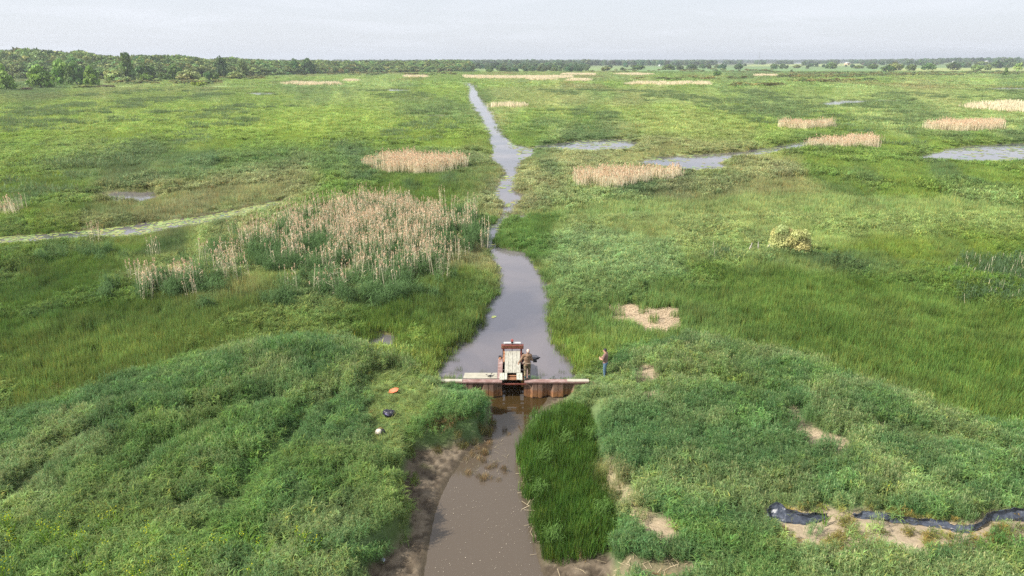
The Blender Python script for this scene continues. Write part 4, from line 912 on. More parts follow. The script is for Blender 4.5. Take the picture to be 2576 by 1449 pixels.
for x0, x1 in ((-.56, -.45), (.50, .61)):      # H-section guide posts
    b = MB(); b.box(x0, x1, FY, FY + .02, -.9, .71); b.box(x0, x1, FY + .14, FY + .16, -.9, .71); b.box((x0 + x1) / 2 - .012, (x0 + x1) / 2 + .012, FY + .021, FY + .139, -.9, .71)
    p = part(b, 'guide_post', M['rust_red'], bevel=.003)
    sx = -1 if x0 < 0 else 1; xa = -.465 if sx < 0 else .535
    b = MB(); b.box(xa - .035, xa + .035, 35.95, 37.49, .49, .56); part(b, 'edge_beam', M['rust_orange'] if sx < 0 else M['rust_red'], bevel=.004)
    xb_ = xa + sx * .12
    b = MB(); b.box(xb_ - .07, xb_ + .07, 36.42, 36.60, .02, .50); part(b, 'wing_block', M['dark_steel'], bevel=.003)
    b = MB(); b.box(xb_ - .085, xb_ + .10, 36.41, 36.62, .503, .54); part(b, 'wing_block_cap', M['rust_orange'], bevel=.003)
    b = MB(); b.box(xb_ - .09, xb_ + .09, 35.86, 35.94, .42, .50); part(b, 'tie_bar', M['rust_cap'], bevel=.003)
    if sx < 0:
        b = MB(); b.box(-.78, -.60, 36.41, 36.62, .42, .64); part(b, 'end_block', M['dark_steel'], bevel=.004)
        b = MB(); b.box(-.76, -.64, 36.24, 36.38, .552, .62); part(b, 'end_lug', M['rust_orange'], bevel=.004)
b = MB(); b.box(-.64, .69, FY - .02, FY - .005, .71, .91); b.box(-.64, .69, FY - .11, FY - .021, .895, .91); b.box(-.64, .69, FY - .11, FY - .021, .71, .725)
b.box(-.64, .69, FY - .004, FY + .19, .895, .91); b.box(-.64, .69, FY + .175, FY + .19, .71, .894)
xb = part(b, 'crossbeam', M['rust_red'], bevel=.003, label='dark red steel crossbeam')
b = MB(); b.box(-.63, .68, FY - .06, FY - .0215, .785, .845); st = b.build('sunlit_strip', M['rust_orange'], xb)  # orange strip paints the sunlit band onto the crossbeam's face
b = MB(); b.box(-.49, .51, FY + .10, FY + .28, .985, 1.0); b.box(-.48, -.45, FY + .10, FY + .17, .912, .984); b.box(.47, .50, FY + .10, FY + .17, .912, .984); part(b, 'top_plate', M['white_metal'], bevel=.003)
b = MB(); b.tube((.01, FY + .08, -.7), (.01, FY + .08, 1.02), .018, n=10); part(b, 'gate_stem', M['dark_steel'])
gb = MB(); gb.box(-.06, .08, FY + .10, FY + .22, 1.002, 1.08); gb.tube((.01, FY + .16, 1.08), (.01, FY + .16, 1.14), .03); gbx = part(gb, 'gearbox', M['black_plastic'], bevel=.006)
b = MB(); nn = 16
for k in range(nn):
    a0, a1 = 2 * math.pi * k / nn, 2 * math.pi * (k + 1) / nn
    b.tube((.01 + .065 * math.cos(a0), FY + .13, 1.16 + .075 * math.sin(a0)), (.01 + .065 * math.cos(a1), FY + .13, 1.16 + .075 * math.sin(a1)), .018, n=6)
for k in range(4): a0 = math.pi * k / 2 + .4; b.tube((.01, FY + .13, 1.16), (.01 + .06 * math.cos(a0), FY + .13, 1.16 + .07 * math.sin(a0)), .012, n=6)
b.ball((.01, FY + .13, 1.16), .035, .03, .035); hw_ = b.build('handwheel', M['red_paint'], gbx, smooth_=True)

# ------------------------------------------------------------------ people
def skinned(mb, name, m, parent, voxel=.012, it=4):
    o = mb.build(name, m, parent, smooth_=True)
    r = o.modifiers.new('remesh', 'REMESH'); r.mode = 'VOXEL'; r.voxel_size = voxel; r.use_smooth_shade = True
    s = o.modifiers.new('smooth', 'SMOOTH'); s.iterations = it; s.factor = .5
    return o
def hand(mb, wrist, fwd, palm_n, side, curl=.5):
    """palm, four unequal curled fingers, thumb off the side"""
    w = Vector(wrist); f = Vector(fwd).normalized(); n = Vector(palm_n).normalized(); s = f.cross(n).normalized() * side
    rot = Matrix((s, f, n)).transposed()
    mb.ball(w + f * .05, .040, .055, .017, rot)
    for k, (off, L) in enumerate(((.030, .070), (.010, .080), (-.010, .075), (-.029, .058))):
        a = w + f * .088 + s * off; cc = curl * (.8 + .15 * k); d1 = (f + n * cc * .6 + s * off * 2.5).normalized(); b = a + d1 * L * .45
        d2 = (f + n * cc * 1.5).normalized(); c = b + d2 * L * .32; d3 = (f * .6 + n * cc * 2.2).normalized(); e = c + d3 * L * .25
        mb.capsule(a - f * .02, b, .0095, .009, 8, 3); mb.capsule(b, c, .009, .0082, 8, 3); mb.capsule(c, e, .0082, .007, 8, 3)
    a = w + f * .03 + s * .034; b = a + (f * .5 + s * .8 + n * .3).normalized() * .036; c = b + (f * .9 + s * .25 + n * .4).normalized() * .032
    mb.capsule(a, b, .013, .011, 8, 3); mb.capsule(b, c, .011, .009, 8, 3)
def head(mb, c, face, tilt=0):
    """skull, jaw, nose, ears, brow; face = facing direction"""
    c = Vector(c); f = Vector(face).normalized(); u = Vector((0, 0, 1)); s = f.cross(u).normalized(); rot = Matrix((s, f, u)).transposed()
    mb.ball(c + u * .02, .074, .094, .088, rot); mb.ball(c + f * .025 - u * .045, .055, .065, .062, rot)
    mb.capsule(c + f * .088 + u * .008, c + f * .108 - u * .022, .009, .014, 8, 3)
    mb.capsule(c + f * .085 - u * .060 - s * .018, c + f * .085 - u * .060 + s * .018, .009, .009, 8, 3)
    mb.ball(c + f * .072 - u * .090, .026, .022, .018, rot)
    for k in (-1, 1): mb.ball(c + s * .078 * k - f * .008 - u * .005, .010, .020, .030, rot)
    return s, f, u
def figure(J, mb, infl=0.0, parts=('torso', 'arms', 'legs', 'neck')):
    i = infl
    if 'torso' in parts:
        p, ch, sl, sr = map(Vector, (J['pelvis'], J['chest'], J['sl'], J['sr'])); s = (sr - sl).normalized(); f = Vector(J['face_t']).normalized(); u = (ch - p).normalized(); rot = Matrix((s, f, u)).transposed()
        mb.ball(p, .165 + i, .118 + i, .13 + i, rot); mb.ball(p.lerp(ch, .45), .145 + i, .105 + i, .17 + i, rot); mb.ball(ch - u * .03, .175 + i, .118 + i, .19 + i, rot)
        mb.capsule(sl * .86 + ch * .14 - u * 0, sr * .86 + ch * .14, .070 + i, .070 + i)
    if 'neck' in parts: mb.capsule(Vector(J['chest']) + Vector((0, 0, .14)), J['head'], .062 + i * .5, .055 + i * .5)
    if 'arms' in parts:
        for k in 'lr':
            mb.capsule(J['s' + k], J['e' + k], .056 + i, .043 + i); mb.capsule(J['e' + k], J['w' + k], .042 + i, .028 + i)
    if 'legs' in parts:
        for k in 'lr':
            h_, kn, an = Vector(J['h' + k]), Vector(J['k' + k]), Vector(J['a' + k])
            mb.capsule(h_, kn, .088 + i, .058 + i); mb.capsule(kn, kn.lerp(an, .35), .056 + i, .058 + i); mb.capsule(kn.lerp(an, .35), an, .058 + i, .042 + i)
            t = Vector(J['t' + k]); mb.capsule(an - Vector((0, 0, .045)), t, .040 + i, .030 + i)

# man with the camera: seen from behind, stepping along the cap, left arm held out
pr1 = empty('person', (.80, 33.72, .50)); tag(pr1, 'man in brown hooded top, camouflage trousers and pale backward cap standing on the dam', 'person')
J = dict(face_t=(.15, 1, 0), pelvis=(.03, .05, .93), chest=(.02, .08, 1.28), sl=(-.17, .06, 1.42), sr=(.20, .09, 1.42), head=(.07, .12, 1.62),
         el=(-.30, .06, 1.17), wl=(-.42, .10, .97), er=(.26, .10, 1.14), wr=(.32, .30, 1.03),
         hl=(-.06, .04, .88), hr=(.12, .06, .88), kl=(-.07, .05, .48), kr=(.13, .16, .48), al=(-.08, -.06, .09), ar=(.12, .02, .10), tl=(-.09, .10, .035), tr=(.13, .18, .035))
b = MB(); figure(J, b); head(b, J['head'], (.25, 1, -.1)); hand(b, J['wl'], (-.35, .12, -1), (.4, .6, -.1), -1, .25); hand(b, J['wr'], (.5, .9, -.05), (-.2, .1, -1), 1, .9)
skinned(b, 'body', M['skin'], pr1, .009, 3)
b = MB(); figure(J, b, .022, ('torso', 'arms')); hc = Vector(J['chest']); b.capsule(hc + Vector((-.06, -.02, .17)), hc + Vector((.12, 0, .17)), .055, .055); b.ball(hc + Vector((.03, -.10, .13)), .10, .055, .09)
b.capsule(Vector(J['chest']) + Vector((.02, .0, .14)), Vector(J['head']) - Vector((0, .01, .10)), .085, .080)
skinned(b, 'hooded_top', M['hoodie'], pr1, .012, 4)
b = MB(); p = Vector(J['pelvis']); b.ball(p - Vector((0, 0, .03)), .182, .135, .12); figure(J, b, .026, ('legs',)); skinned(b, 'camouflage_trousers', M['camo'], pr1, .012, 3)
b = MB()
for k in 'lr': an, t = Vector(J['a' + k]), Vector(J['t' + k]); b.capsule(an + Vector((0, -.015, -.035)), t + Vector((0, .03, .012)), .058, .044); b.capsule(an + Vector((0, 0, -.02)), an + Vector((0, 0, .10)), .060, .062)
skinned(b, 'boots', M['boot_teal'], pr1, .010, 2)
b = MB(); hd = Vector(J['head']); b.ball(hd + Vector((0, -.008, .045)), .086, .104, .085); b.ball(hd + Vector((-.005, -.085, .005)), .062, .075, .016); skinned(b, 'backward_cap', M['cap_cloth'], pr1, .008, 2)
b = MB(); b.ball(hd + Vector((.0, -.035, -.035)), .074, .062, .055); skinned(b, 'hair', M['hair'], pr1, .008, 2)
b = MB()
for k in range(24):
    a0, a1 = 2 * math.pi * k / 24, 2 * math.pi * (k + 1) / 24; q = lambda a: (.03 + .192 * math.cos(a), .05 + .148 * math.sin(a), .985 + .03 * math.cos(a + 2.6)); b.tube(q(a0), q(a1), .020, n=6)
b.ball((-.14, -.03, 1.03), .05, .05, .06); skinned(b, 'waist_strap', M['belt'], pr1, .010, 2)
for k in (-1, 1):
    b = MB(); b.ball(hd + Vector((.02 + .03 * k, .088, .008)), .010, .008, .008); b.build('eye', M['hair'], pr1, smooth_=True)
# film camera rig held at the right hip
rig = empty('video_camera', (1.20, 34.08, 1.55)); tag(rig, 'black video camera rig held at the hip of the man on the dam', 'camera')
b = MB(); b.box(-.13, .10, -.08, .08, -.07, .06); b.box(-.05, .16, -.06, .06, -.17, -.071, .004); b.build('camera_body', M['black_plastic'], rig, .012)
b = MB(); b.tube((.10, 0, .0), (.20, .02, .03), .045, .052, 14); b.tube((.20, .02, .03), (.27, .03, .05), .055, .048, 14); b.build('lens', M['black_plastic'], rig, smooth_=True)
b = MB(); b.tube((.12, 0, .075), (.30, .02, .09), .028, .032, 10); b.ball((.31, .02, .09), .038, .036, .034); b.build('microphone', M['bag'], rig, smooth_=True)
b = MB(); b.tube((-.10, 0, .11), (.08, 0, .11), .014); b.tube((-.10, 0, .06), (-.10, 0, .11), .012); b.tube((.08, 0, .06), (.08, 0, .11), .012); b.build('top_handle', M['black_plastic'], rig)
b = MB(); b.box(-.22, -.13, -.05, .05, -.06, .05); b.build('battery_pack', M['dark_steel'], rig, .01)

# man on the bank: dark hair, brown T-shirt, jeans, arms folded, facing left
MX, MY = 5.10, 34.25; mz = T1(MX, MY)
pr2 = empty('person', (MX, MY, mz + .01)); tag(pr2, 'dark-haired man in brown T-shirt and jeans with folded arms standing on the grassy bank', 'person')
J = dict(face_t=(-1, .45, 0), pelvis=(.02, 0, .94), chest=(.03, 0, 1.29), sl=(-.06, -.17, 1.42), sr=(.09, .17, 1.42), head=(-.02, .03, 1.62),
         el=(-.17, -.21, 1.17), wl=(-.30, .00, 1.20), er=(-.10, .22, 1.16), wr=(-.29, .02, 1.12),
         hl=(.0, -.09, .88), hr=(.04, .09, .88), kl=(-.02, -.10, .47), kr=(.02, .11, .47), al=(.03, -.11, .09), ar=(.06, .12, .09), tl=(-.11, -.09, .035), tr=(-.08, .16, .035))
b = MB(); figure(J, b); head(b, J['head'], (-1, .35, -.05)); hand(b, J['wl'], (.1, 1, -.1), (1, -.1, 0), -1, .6); hand(b, J['wr'], (.0, -1, .15), (1, 0, 0), 1, .6)
skinned(b, 'body', M['skin'], pr2, .009, 3)
b = MB(); figure(J, b, .020, ('torso',)); 
for k in 'lr': s0, e0 = Vector(J['s' + k]), Vector(J['e' + k]); b.capsule(s0, s0.lerp(e0, .72), .080, .068)
skinned(b, 't_shirt', M['tshirt'], pr2, .012, 3)
b = MB(); b.ball(Vector(J['pelvis']) - Vector((0, 0, .03)), .150, .178, .12); figure({**J, 'tl': tuple(Vector(J['al']) - Vector((0, 0, .04))), 'tr': tuple(Vector(J['ar']) - Vector((0, 0, .04)))}, b, .020, ('legs',)); skinned(b, 'jeans', M['jeans'], pr2, .012, 3)
b = MB()
for k in 'lr': an, t = Vector(J['a' + k]), Vector(J['t' + k]); b.capsule(an + Vector((.015, 0, -.035)), t + Vector((-.03, 0, .012)), .056, .042); b.capsule(an, an + Vector((0, 0, .24)), .066, .072)
skinned(b, 'boots', M['boot'], pr2, .010, 2)
b = MB(); hd = Vector(J['head']); b.ball(hd + Vector((.012, -.004, .045)), .095, .084, .083); b.ball(hd + Vector((.045, -.01, -.01)), .055, .072, .075); skinned(b, 'hair', M['hair'], pr2, .008, 2)
for k in (-1, 1):
    b = MB(); b.ball(hd + Vector((-.083 - .006 * k, .03 + .03 * k, .008)), .008, .010, .008); b.build('eye', M['hair'], pr2, smooth_=True)

# ------------------------------------------------------------------ things lying about
def gpos(qx, qy):
    x, y = G(qx, qy, .4)
    for _ in range(6): z = T1(x, y); x, y = G(qx, qy, z)
    return x, y, T1(x, y)
o = empty('drone', (-1.20, 33.98, .56), .5); tag(o, 'small dark drone resting on the left platform boards', 'drone')
b = MB(); b.ball((0, 0, .05), .10, .055, .04); b.build('drone_body', M['black_plastic'], o, smooth_=True)
for sx, sy in ((1, 1), (1, -1), (-1, 1), (-1, -1)):
    b = MB(); b.tube((sx * .05, sy * .02, .055), (sx * .16, sy * .12, .09), .011, .009); b.tube((sx * .16, sy * .12, .07), (sx * .16, sy * .12, .115), .018); b.tube((sx * .10, sy * .06, .07), (sx * .11, sy * .08, 0), .007)
    b.build('arm', M['black_plastic'], o)
    b = MB(); b.box(sx * .16 - .07, sx * .16 + .07, sy * .12 - .010, sy * .12 + .010, .117, .121); b.build('propeller', M['dark_steel'], o)
x, y, z = gpos(1538 * .644, 1537 * .644)
b = MB(); nx_ = 8
Vv = []; Ff = []
for i in range(nx_ + 1):
    for j in range(nx_ + 1):
        u, v = i / nx_ - .5, j / nx_ - .5; Vv.append((u * .46 + v * .10, v * .44, .05 * math.sin(u * 4 + v * 2) + .02 * math.sin(v * 9)))
for i in range(nx_):
    for j in range(nx_): a = i * (nx_ + 1) + j; Ff.append((a, a + nx_ + 1, a + nx_ + 2, a + 1))
b.add(Vv, Ff); o = b.build('orange_board', M['orange_board'], loc=(x, y, z + .17)); o.rotation_euler = (.04, .03, .15)
so = o.modifiers.new('solid', 'SOLIDIFY'); so.thickness = .012; tag(o, 'bright orange rectangular board lying in the trampled grass left of the dam', 'board')
x, y, z = gpos(1521 * .644, 1628 * .644)
o = empty('backpack', (x, y, z + .03), -.15); tag(o, 'black backpack with a pale violet mark lying in the trampled grass', 'backpack')
b = MB(); b.ball((0, 0, .17), .34, .20, .15); b.ball((-.14, .02, .19), .19, .18, .15); b.ball((.16, 0, .20), .16, .17, .14); b.ball((.0, -.13, .13), .20, .10, .10); skinned(b, 'bag_body', M['bag'], o, .02, 4)
b = MB()
for k in range(10):
    a0, a1 = math.pi * k / 10, math.pi * (k + 1) / 10; b.tube((.10 + .06 * math.cos(a0) - .02, .05 + .02 * math.sin(a0), .30 + .05 * math.sin(a0)), (.10 + .06 * math.cos(a1) - .02, .05 + .02 * math.sin(a1), .30 + .05 * math.sin(a1)), .012, n=6)
b.build('handle', M['bag'], o)
for xa in (-.2, .2):
    b = MB()
    for k in range(8):
        a0, a1 = k / 8, (k + 1) / 8; q = lambda t: (xa + .07 * math.sin(3 * t), -.12 - .12 * math.sin(math.pi * t), .27 - .24 * t); b.tube(q(a0), q(a1), .016, n=6)
    b.build('shoulder_strap', M['bag'], o)
b = MB()
for k in range(10):
    a0, a1 = 6.283 * k / 10, 6.283 * (k + 1) / 10; b.tube((-.10 + .05 * math.cos(a0), -.195 + .0 * math.sin(a0), .20 + .035 * math.sin(a0)), (-.10 + .05 * math.cos(a1), -.195, .20 + .035 * math.sin(a1)), .010, n=5)
b.tube((-.16, -.20, .21), (.04, -.215, .17), .007, n=5); b.build('printed_mark', M['bag_mark'], o)
x, y, z = gpos(1486 * .644, 1700 * .644)
o = empty('canvas_bag', (x, y, z + .05)); tag(o, 'small pale canvas bag with a dark opening beside the trampled clearing', 'bag')
b = MB(); b.ball((-.06, 0, .13), .17, .15, .14); b.ball((-.12, .02, .09), .12, .13, .11); skinned(b, 'bag_body', M['canvas'], o, .015, 3)
b = MB(); b.ball((.10, .02, .15), .12, .12, .12); b.ball((.17, 0, .10), .08, .09, .10); skinned(b, 'dark_flap', M['boot'], o, .015, 3)
b = MB()
for k in range(10): a0, a1 = math.pi * k / 10, math.pi * (k + 1) / 10; b.tube((.02 + .10 * math.cos(a0), .03, .24 + .09 * math.sin(a0)), (.02 + .10 * math.cos(a1), .03, .24 + .09 * math.sin(a1)), .010, n=6)
b.build('strap', M['rust_orange'], o)
x, y, z = gpos(1492 * .644, 2192 * .644)
b = MB(); nn = 14; r0_ = [(.0, .045), (.07, .052), (.14, .060)]
for k in range(nn):
    a0, a1 = 2 * math.pi * k / nn, 2 * math.pi * (k + 1) / nn
    for (za_, ra_), (zb_, rb_) in zip(r0_, r0_[1:]): b.add([(ra_ * math.cos(a0), ra_ * math.sin(a0), za_), (ra_ * math.cos(a1), ra_ * math.sin(a1), za_), (rb_ * math.cos(a1), rb_ * math.sin(a1), zb_), (rb_ * math.cos(a0), rb_ * math.sin(a0), zb_)], [(0, 1, 2, 3)])
b.add([(.045 * math.cos(2 * math.pi * k / nn), .045 * math.sin(2 * math.pi * k / nn), 0) for k in range(nn)], [tuple(range(nn))[::-1]])
o = b.build('plastic_cup', M['paper'], loc=(x, y, z + .07)); o.rotation_euler = (1.2, .5, .6); so = o.modifiers.new('solid', 'SOLIDIFY'); so.thickness = .004
tag(o, 'crushed bluish white cup lying at the muddy foot of the left bank', 'cup')

# black plastic film along the sand strip
def film(pts, h, name, label, seed, lean=.35):
    g = random.Random(seed); P = [Vector(gpos(a, b_)) for a, b_ in pts]; L = [0]
    for a, b_ in zip(P, P[1:]): L.append(L[-1] + (b_ - a).length)
    n = int(L[-1] / .07); Vv = []; Ff = []; K = 8
    for i in range(n + 1):
        d = L[-1] * i / n; j = max(k for k in range(len(P) - 1) if L[k] <= d + 1e-9); t = (d - L[j]) / (L[j + 1] - L[j] + 1e-9)
        p = P[j].lerp(P[j + 1], t); tg = (P[min(j + 1, len(P) - 1)] - P[j]).normalized(); nr = Vector((-tg.y, tg.x, 0)); hh = h(i / n) if callable(h) else h
        for k in range(K):
            s = k / (K - 1); zz_ = hh * s; off = lean * hh * s ** 1.5 * math.sin(s * 2.2 + .4) * 2.0
            w = (float(fbm(np.array([d * 1.9 + seed]), np.array([s * 2.2]), seed, 3)[0]) - .5); w2 = (float(fbm(np.array([d * 5.0]), np.array([s * 4.0 + seed]), seed + 5, 2)[0]) - .5)
            sag = 1 - .45 * max(0, float(vnoise(np.array([d * .9]), np.array([seed * 1.0]), 3)[0]) - .4)
            q = p + nr * (off + w * .38 * (s + .15) + w2 * .10) + Vector((0, 0, zz_ * sag + w2 * .07)); Vv.append(q)
    for i in range(n):
        for k in range(K - 1): a = i * K + k; Ff.append((a, a + K, a + K + 1, a + 1))
    mb = MB(); c0 = P[0].copy(); mb.add([v - c0 for v in Vv], Ff); o = mb.build(name, M['tarp'], loc=tuple(c0), smooth_=False); so = o.modifiers.new('solid', 'SOLIDIFY'); so.thickness = .004
    return tag(o, label, 'plastic sheet', 'black plastic film beside the sand strip')
film([(1965, 1356), (1952, 1330), (1930, 1304), (1975, 1316), (2020, 1320), (2062, 1315), (2082, 1303)], lambda t: mix(.12, .60, float(smooth(.22, .42, t))) - .35 * max(0, t - .7) / .3, 'plastic_sheet', 'shorter piece of wrinkled black plastic film at the left end of the sand strip', 3)
film([(2146, 1305), (2214, 1310), (2309, 1322), (2366, 1330), (2403, 1340), (2441, 1343), (2470, 1330), (2492, 1312), (2530, 1311), (2576, 1312), (2660, 1314)], lambda t: .30 + .20 * float(smooth(.55, .7, t)), 'plastic_sheet', 'long ribbon of wrinkled black plastic film along the far side of the sand strip', 8)

# ------------------------------------------------------------------ trees and bushes
def crown(kind, seed, nq=1500, leaf=.055):
    """leaf clusters on lobes; unit height, unit half-width"""
    g = np.random.default_rng(seed); lob = []
    if kind == 'broad':
        for k in range(13): a = g.random() * 6.28; r = .62 * math.sqrt(g.random()); z = .34 + .5 * g.random() * (1 - .4 * r); lob.append((r * math.cos(a), r * math.sin(a), z, .26 + .16 * g.random(), .11 + .07 * g.random()))
        lob.append((0, 0, .80, .34, .18)); lob.append((.1, 0, .5, .6, .24)); lob += [(.65 * math.cos(a), .65 * math.sin(a), .22 + .1 * g.random(), .26, .13) for a in np.linspace(0, 6, 7)]
    elif kind == 'tall':
        for k in range(16): z = .16 + .74 * k / 15; r = .5 * math.sin(min(1, z * 1.2) * 2.6 + .25); a = g.random() * 6.28; lob.append((r * math.cos(a) * .7, r * math.sin(a) * .7, z, .34 * (1.15 - .6 * z) + .1, .085))
        lob.append((0, 0, .5, .5, .32)); lob.append((.25, 0, .93, .16, .07)); lob.append((-.3, 0, .90, .14, .07))
    elif kind == 'willow':
        for k in range(15): a = g.random() * 6.28; r = .74 * math.sqrt(g.random()); z = .18 + .58 * (1 - r ** 2) * (.5 + .5 * g.random()); lob.append((r * math.cos(a), r * math.sin(a), z, .24 + .12 * g.random(), .17 + .07 * g.random()))
        lob.append((0, 0, .35, .7, .33))
    elif kind == 'sparse':
        for k in range(9): a = g.random() * 6.28; r = .55 * math.sqrt(g.random()); lob.append((r * math.cos(a), r * math.sin(a), .4 + .5 * g.random(), .22, .10))
    elif kind == 'low':
        for k in range(16): a = g.random() * 6.28; r = .85 * math.sqrt(g.random()); lob.append((r * math.cos(a), r * math.sin(a), .35 + .35 * g.random() * (1 - r * r), .2 + .1 * g.random(), .24 + .12 * g.random()))
    lob = np.array(lob); wgt = lob[:, 3] ** 2; wgt /= wgt.sum(); li = g.choice(len(lob), nq, p=wgt); l = lob[li]
    d = g.normal(size=(nq, 3)); d /= np.linalg.norm(d, axis=1)[:, None]; d[:, 2] = np.where(g.random(nq) < .6, np.abs(d[:, 2]), d[:, 2])
    r = .62 + .5 * g.random(nq) ** .6
    c = l[:, :3] + d * r[:, None] * np.c_[l[:, 3], l[:, 3], l[:, 4]]; c[:, 2] = np.clip(c[:, 2], .02, 1.05)
    nrm = d * .9 + g.normal(size=(nq, 3)) * .55; nrm /= np.linalg.norm(nrm, axis=1)[:, None]
    t = np.cross(nrm, g.normal(size=(nq, 3))); t /= np.linalg.norm(t, axis=1)[:, None]; bt = np.cross(nrm, t); s = leaf * (.5 + .9 * g.random(nq))
    V = np.zeros((nq, 4, 3))
    for k, (a, b_) in enumerate(((-1, -.6), (1, -.8), (.7, .9), (-.9, .7))): V[:, k] = c + (t * a + bt * b_) * s[:, None] * np.array([1.6, 1.6, 1.0])
    bvl = (1 + .16 * g.normal(size=len(lob)))[li] * (1 + .12 * g.normal(size=nq)); B = np.c_[bvl * (1 + .10 * g.normal(size=len(lob)))[li], bvl, bvl * .95]
    return V.reshape(-1, 3), np.arange(nq * 4).reshape(nq, 4), np.repeat(np.clip(B, .3, 1.8), 4, 0)
KINDS = {'broad': 4, 'tall': 2, 'willow': 4, 'sparse': 2, 'low': 3}; CR = {}
for kk_, nn in KINDS.items():
    for k in range(nn):
        V, F, B = crown(kk_, 700 + 31 * k + len(kk_), {'sparse': 500, 'low': 900}.get(kk_, 1500)); CR[kk_, k] = np_mesh('crown', V, F, [M['leaf']], attr={'bv': B})
def trunk_mesh(kind):
    b = MB(); lo = kind in ('willow', 'low'); top = .45 if not lo else .3
    b.tube((0, 0, -.02), (.02, .01, top), .055 if not lo else .04, .035, 8)
    for k in range(6): a = k * 1.05 + .3; b.tube((.01, 0, top * (.45 + .09 * k)), (.45 * math.cos(a), .45 * math.sin(a), top + .22 + .03 * k), .026, .010, 6)
    me = bpy.data.meshes.new('trunk'); me.from_pydata(b.v, [], b.f); me.materials.append(M['bark']); return me
TR = {k: trunk_mesh(k) for k in KINDS}
def zdist(qx, qb):
    x, y = G(qx, qb, .2)
    for _ in range(25):
        x2, y2 = G(qx, qb, T1(x, y)); x, y = x * .5 + x2 * .5, y * .5 + y2 * .5
    return x, y, T1(x, y)
def ztop(y, q): v = (q - 724.5) / F_Q; a = PITCH + math.atan(v); return CAM_H - y * math.tan(a)
COL = dict(bright=(.23, .34, .065), mid=(.15, .235, .065), dark=(.11, .18, .06), pale=(.36, .43, .16), olive=(.24, .30, .09), brown=(.20, .17, .10), yellow=(.32, .42, .05))
def tree(name, qx, qb, qt, qw, kind, colr, label, cat, group, var):
    x, y, z = zdist(qx, qb); h = ztop(y, qt) - z; dep = y * math.cos(PITCH) + (CAM_H - z) * math.sin(PITCH); w = qw / F_Q * dep / 2
    e = empty(name, (x, y, z - .1)); e['label'] = label; e['category'] = cat
    if group: e['group'] = group
    c = link(bpy.data.objects.new('crown', CR[kind, var % KINDS[kind]]), e); c.scale = (w * 1.02, w * 1.02, h * 1.08); c.location = (0, 0, -h * .09); c.rotation_euler = (0, 0, var * 1.7); c.color = (*[v * random.uniform(.92, 1.08) for v in COL[colr]], 1)
    t = link(bpy.data.objects.new('trunk', TR[kind]), e); t.scale = (max(w, h * .35), max(w, h * .35), h)
    return e
A = lambda X, Y_: (X * .25, 96.6 + Y_ * .25)
LT = [  # x, base, top, width (survey sheet), kind, colour, label
    (17, 228, 176, 54, 'broad', 'bright', 'round bright green tree at the far left edge, nearest of the left trees'),
    (104, 222, 161, 66, 'broad', 'bright', 'broad bright green tree standing alone, second from the left in front of the wood'),
    (-4, 214, 146, 52, 'broad', 'bright', 'tall bright tree cut by the left edge of the photo'),
    (158, 214, 146, 56, 'broad', 'bright', 'left half of the big twin-crowned tree clump before the left wood'),
    (195, 215, 152, 50, 'broad', 'mid', 'darker right half of the big twin-crowned tree clump before the left wood'),
    (232, 217, 163, 42, 'broad', 'bright', 'bright green tree with an upright crown, right of the twin-crowned clump'),
    (325, 206, 132, 44, 'tall', 'mid', 'tall ragged dark tree rising above all others near the left wood edge'),
    (292, 206, 169, 62, 'willow', 'pale', 'wide pale grey-green willow left of the tall ragged tree'),
    (311, 208, 186, 36, 'willow', 'pale', 'small pale willow bush at the foot of the tall ragged tree'),
    (367, 208, 181, 36, 'willow', 'bright', 'yellowish willow bush just right of the tall ragged tree'),
    (368, 203, 157, 50, 'broad', 'mid', 'mid-green tree behind the yellowish willow bush'),
    (412, 204, 179, 32, 'willow', 'mid', 'small rounded willow right of the yellowish willow bush'),
    (440, 203, 160, 46, 'broad', 'mid', 'dark-topped tree in the middle of the left wood edge'),
    (474, 206, 170, 68, 'willow', 'pale', 'widest pale willow clump in the left wood edge'),
    (535, 203, 172, 44, 'willow', 'mid', 'grey-green willow at the right end of the widest pale clump'),
    (558, 196, 139, 36, 'broad', 'dark', 'tall dark tree standing out of the skyline in the wood'),
    (612, 194, 147, 34, 'broad', 'mid', 'tall rounded tree on the skyline right of the tall dark one'),
    (592, 200, 176, 50, 'willow', 'pale', 'low pale willow mass beneath the rounded skyline tree'),
    (742, 188, 146, 30, 'broad', 'mid', 'left tree of the tall pair at the right end of the wood'),
    (776, 187, 145, 42, 'broad', 'dark', 'right and broader tree of the tall pair at the right end of the wood'),
    (66, 228, 218, 26, 'low', 'brown', 'small brown bush between the two leftmost bright trees'),
    (214, 222, 212, 54, 'low', 'olive', 'long low olive thicket below the twin-crowned clump'),
    (266, 221, 212, 40, 'low', 'brown', 'low brown thicket just right of the long olive thicket'),
    (499, 217, 204, 42, 'low', 'yellow', 'bright yellow-green low bush out in front of the wood'),
    (870, 184, 171, 40, 'willow', 'pale', 'pale rounded willow bush at the right end of the left wood'),
    (988, 184, 172, 24, 'willow', 'pale', 'lone pale willow bush left of the stream mouth'),
    (1024, 181, 167, 24, 'willow', 'mid', 'greyish bush right of the lone pale willow'),
    (1037, 183, 166, 14, 'broad', 'dark', 'small dark upright bush beside the greyish bush'),
    (1076, 183, 170, 16, 'broad', 'mid', 'small mid-green bush left of where the stream vanishes'),
    (1165, 179, 163, 30, 'broad', 'dark', 'dark bush straight beyond the head of the stream'),
    (1230, 182, 172, 18, 'willow', 'mid', 'small bush just right of the head of the stream'),
    (1256, 178, 164, 16, 'broad', 'dark', 'narrow dark bush second right of the stream head'),
    (1273, 176, 164, 22, 'willow', 'mid', 'rounded bush third right of the stream head'),
    (1326, 177, 163, 22, 'broad', 'mid', 'rounded bush between the stream head and the right bush line'),
    (1392, 178, 163, 26, 'broad', 'mid', 'darker mounded bush left of the pale reed streaks'),
]
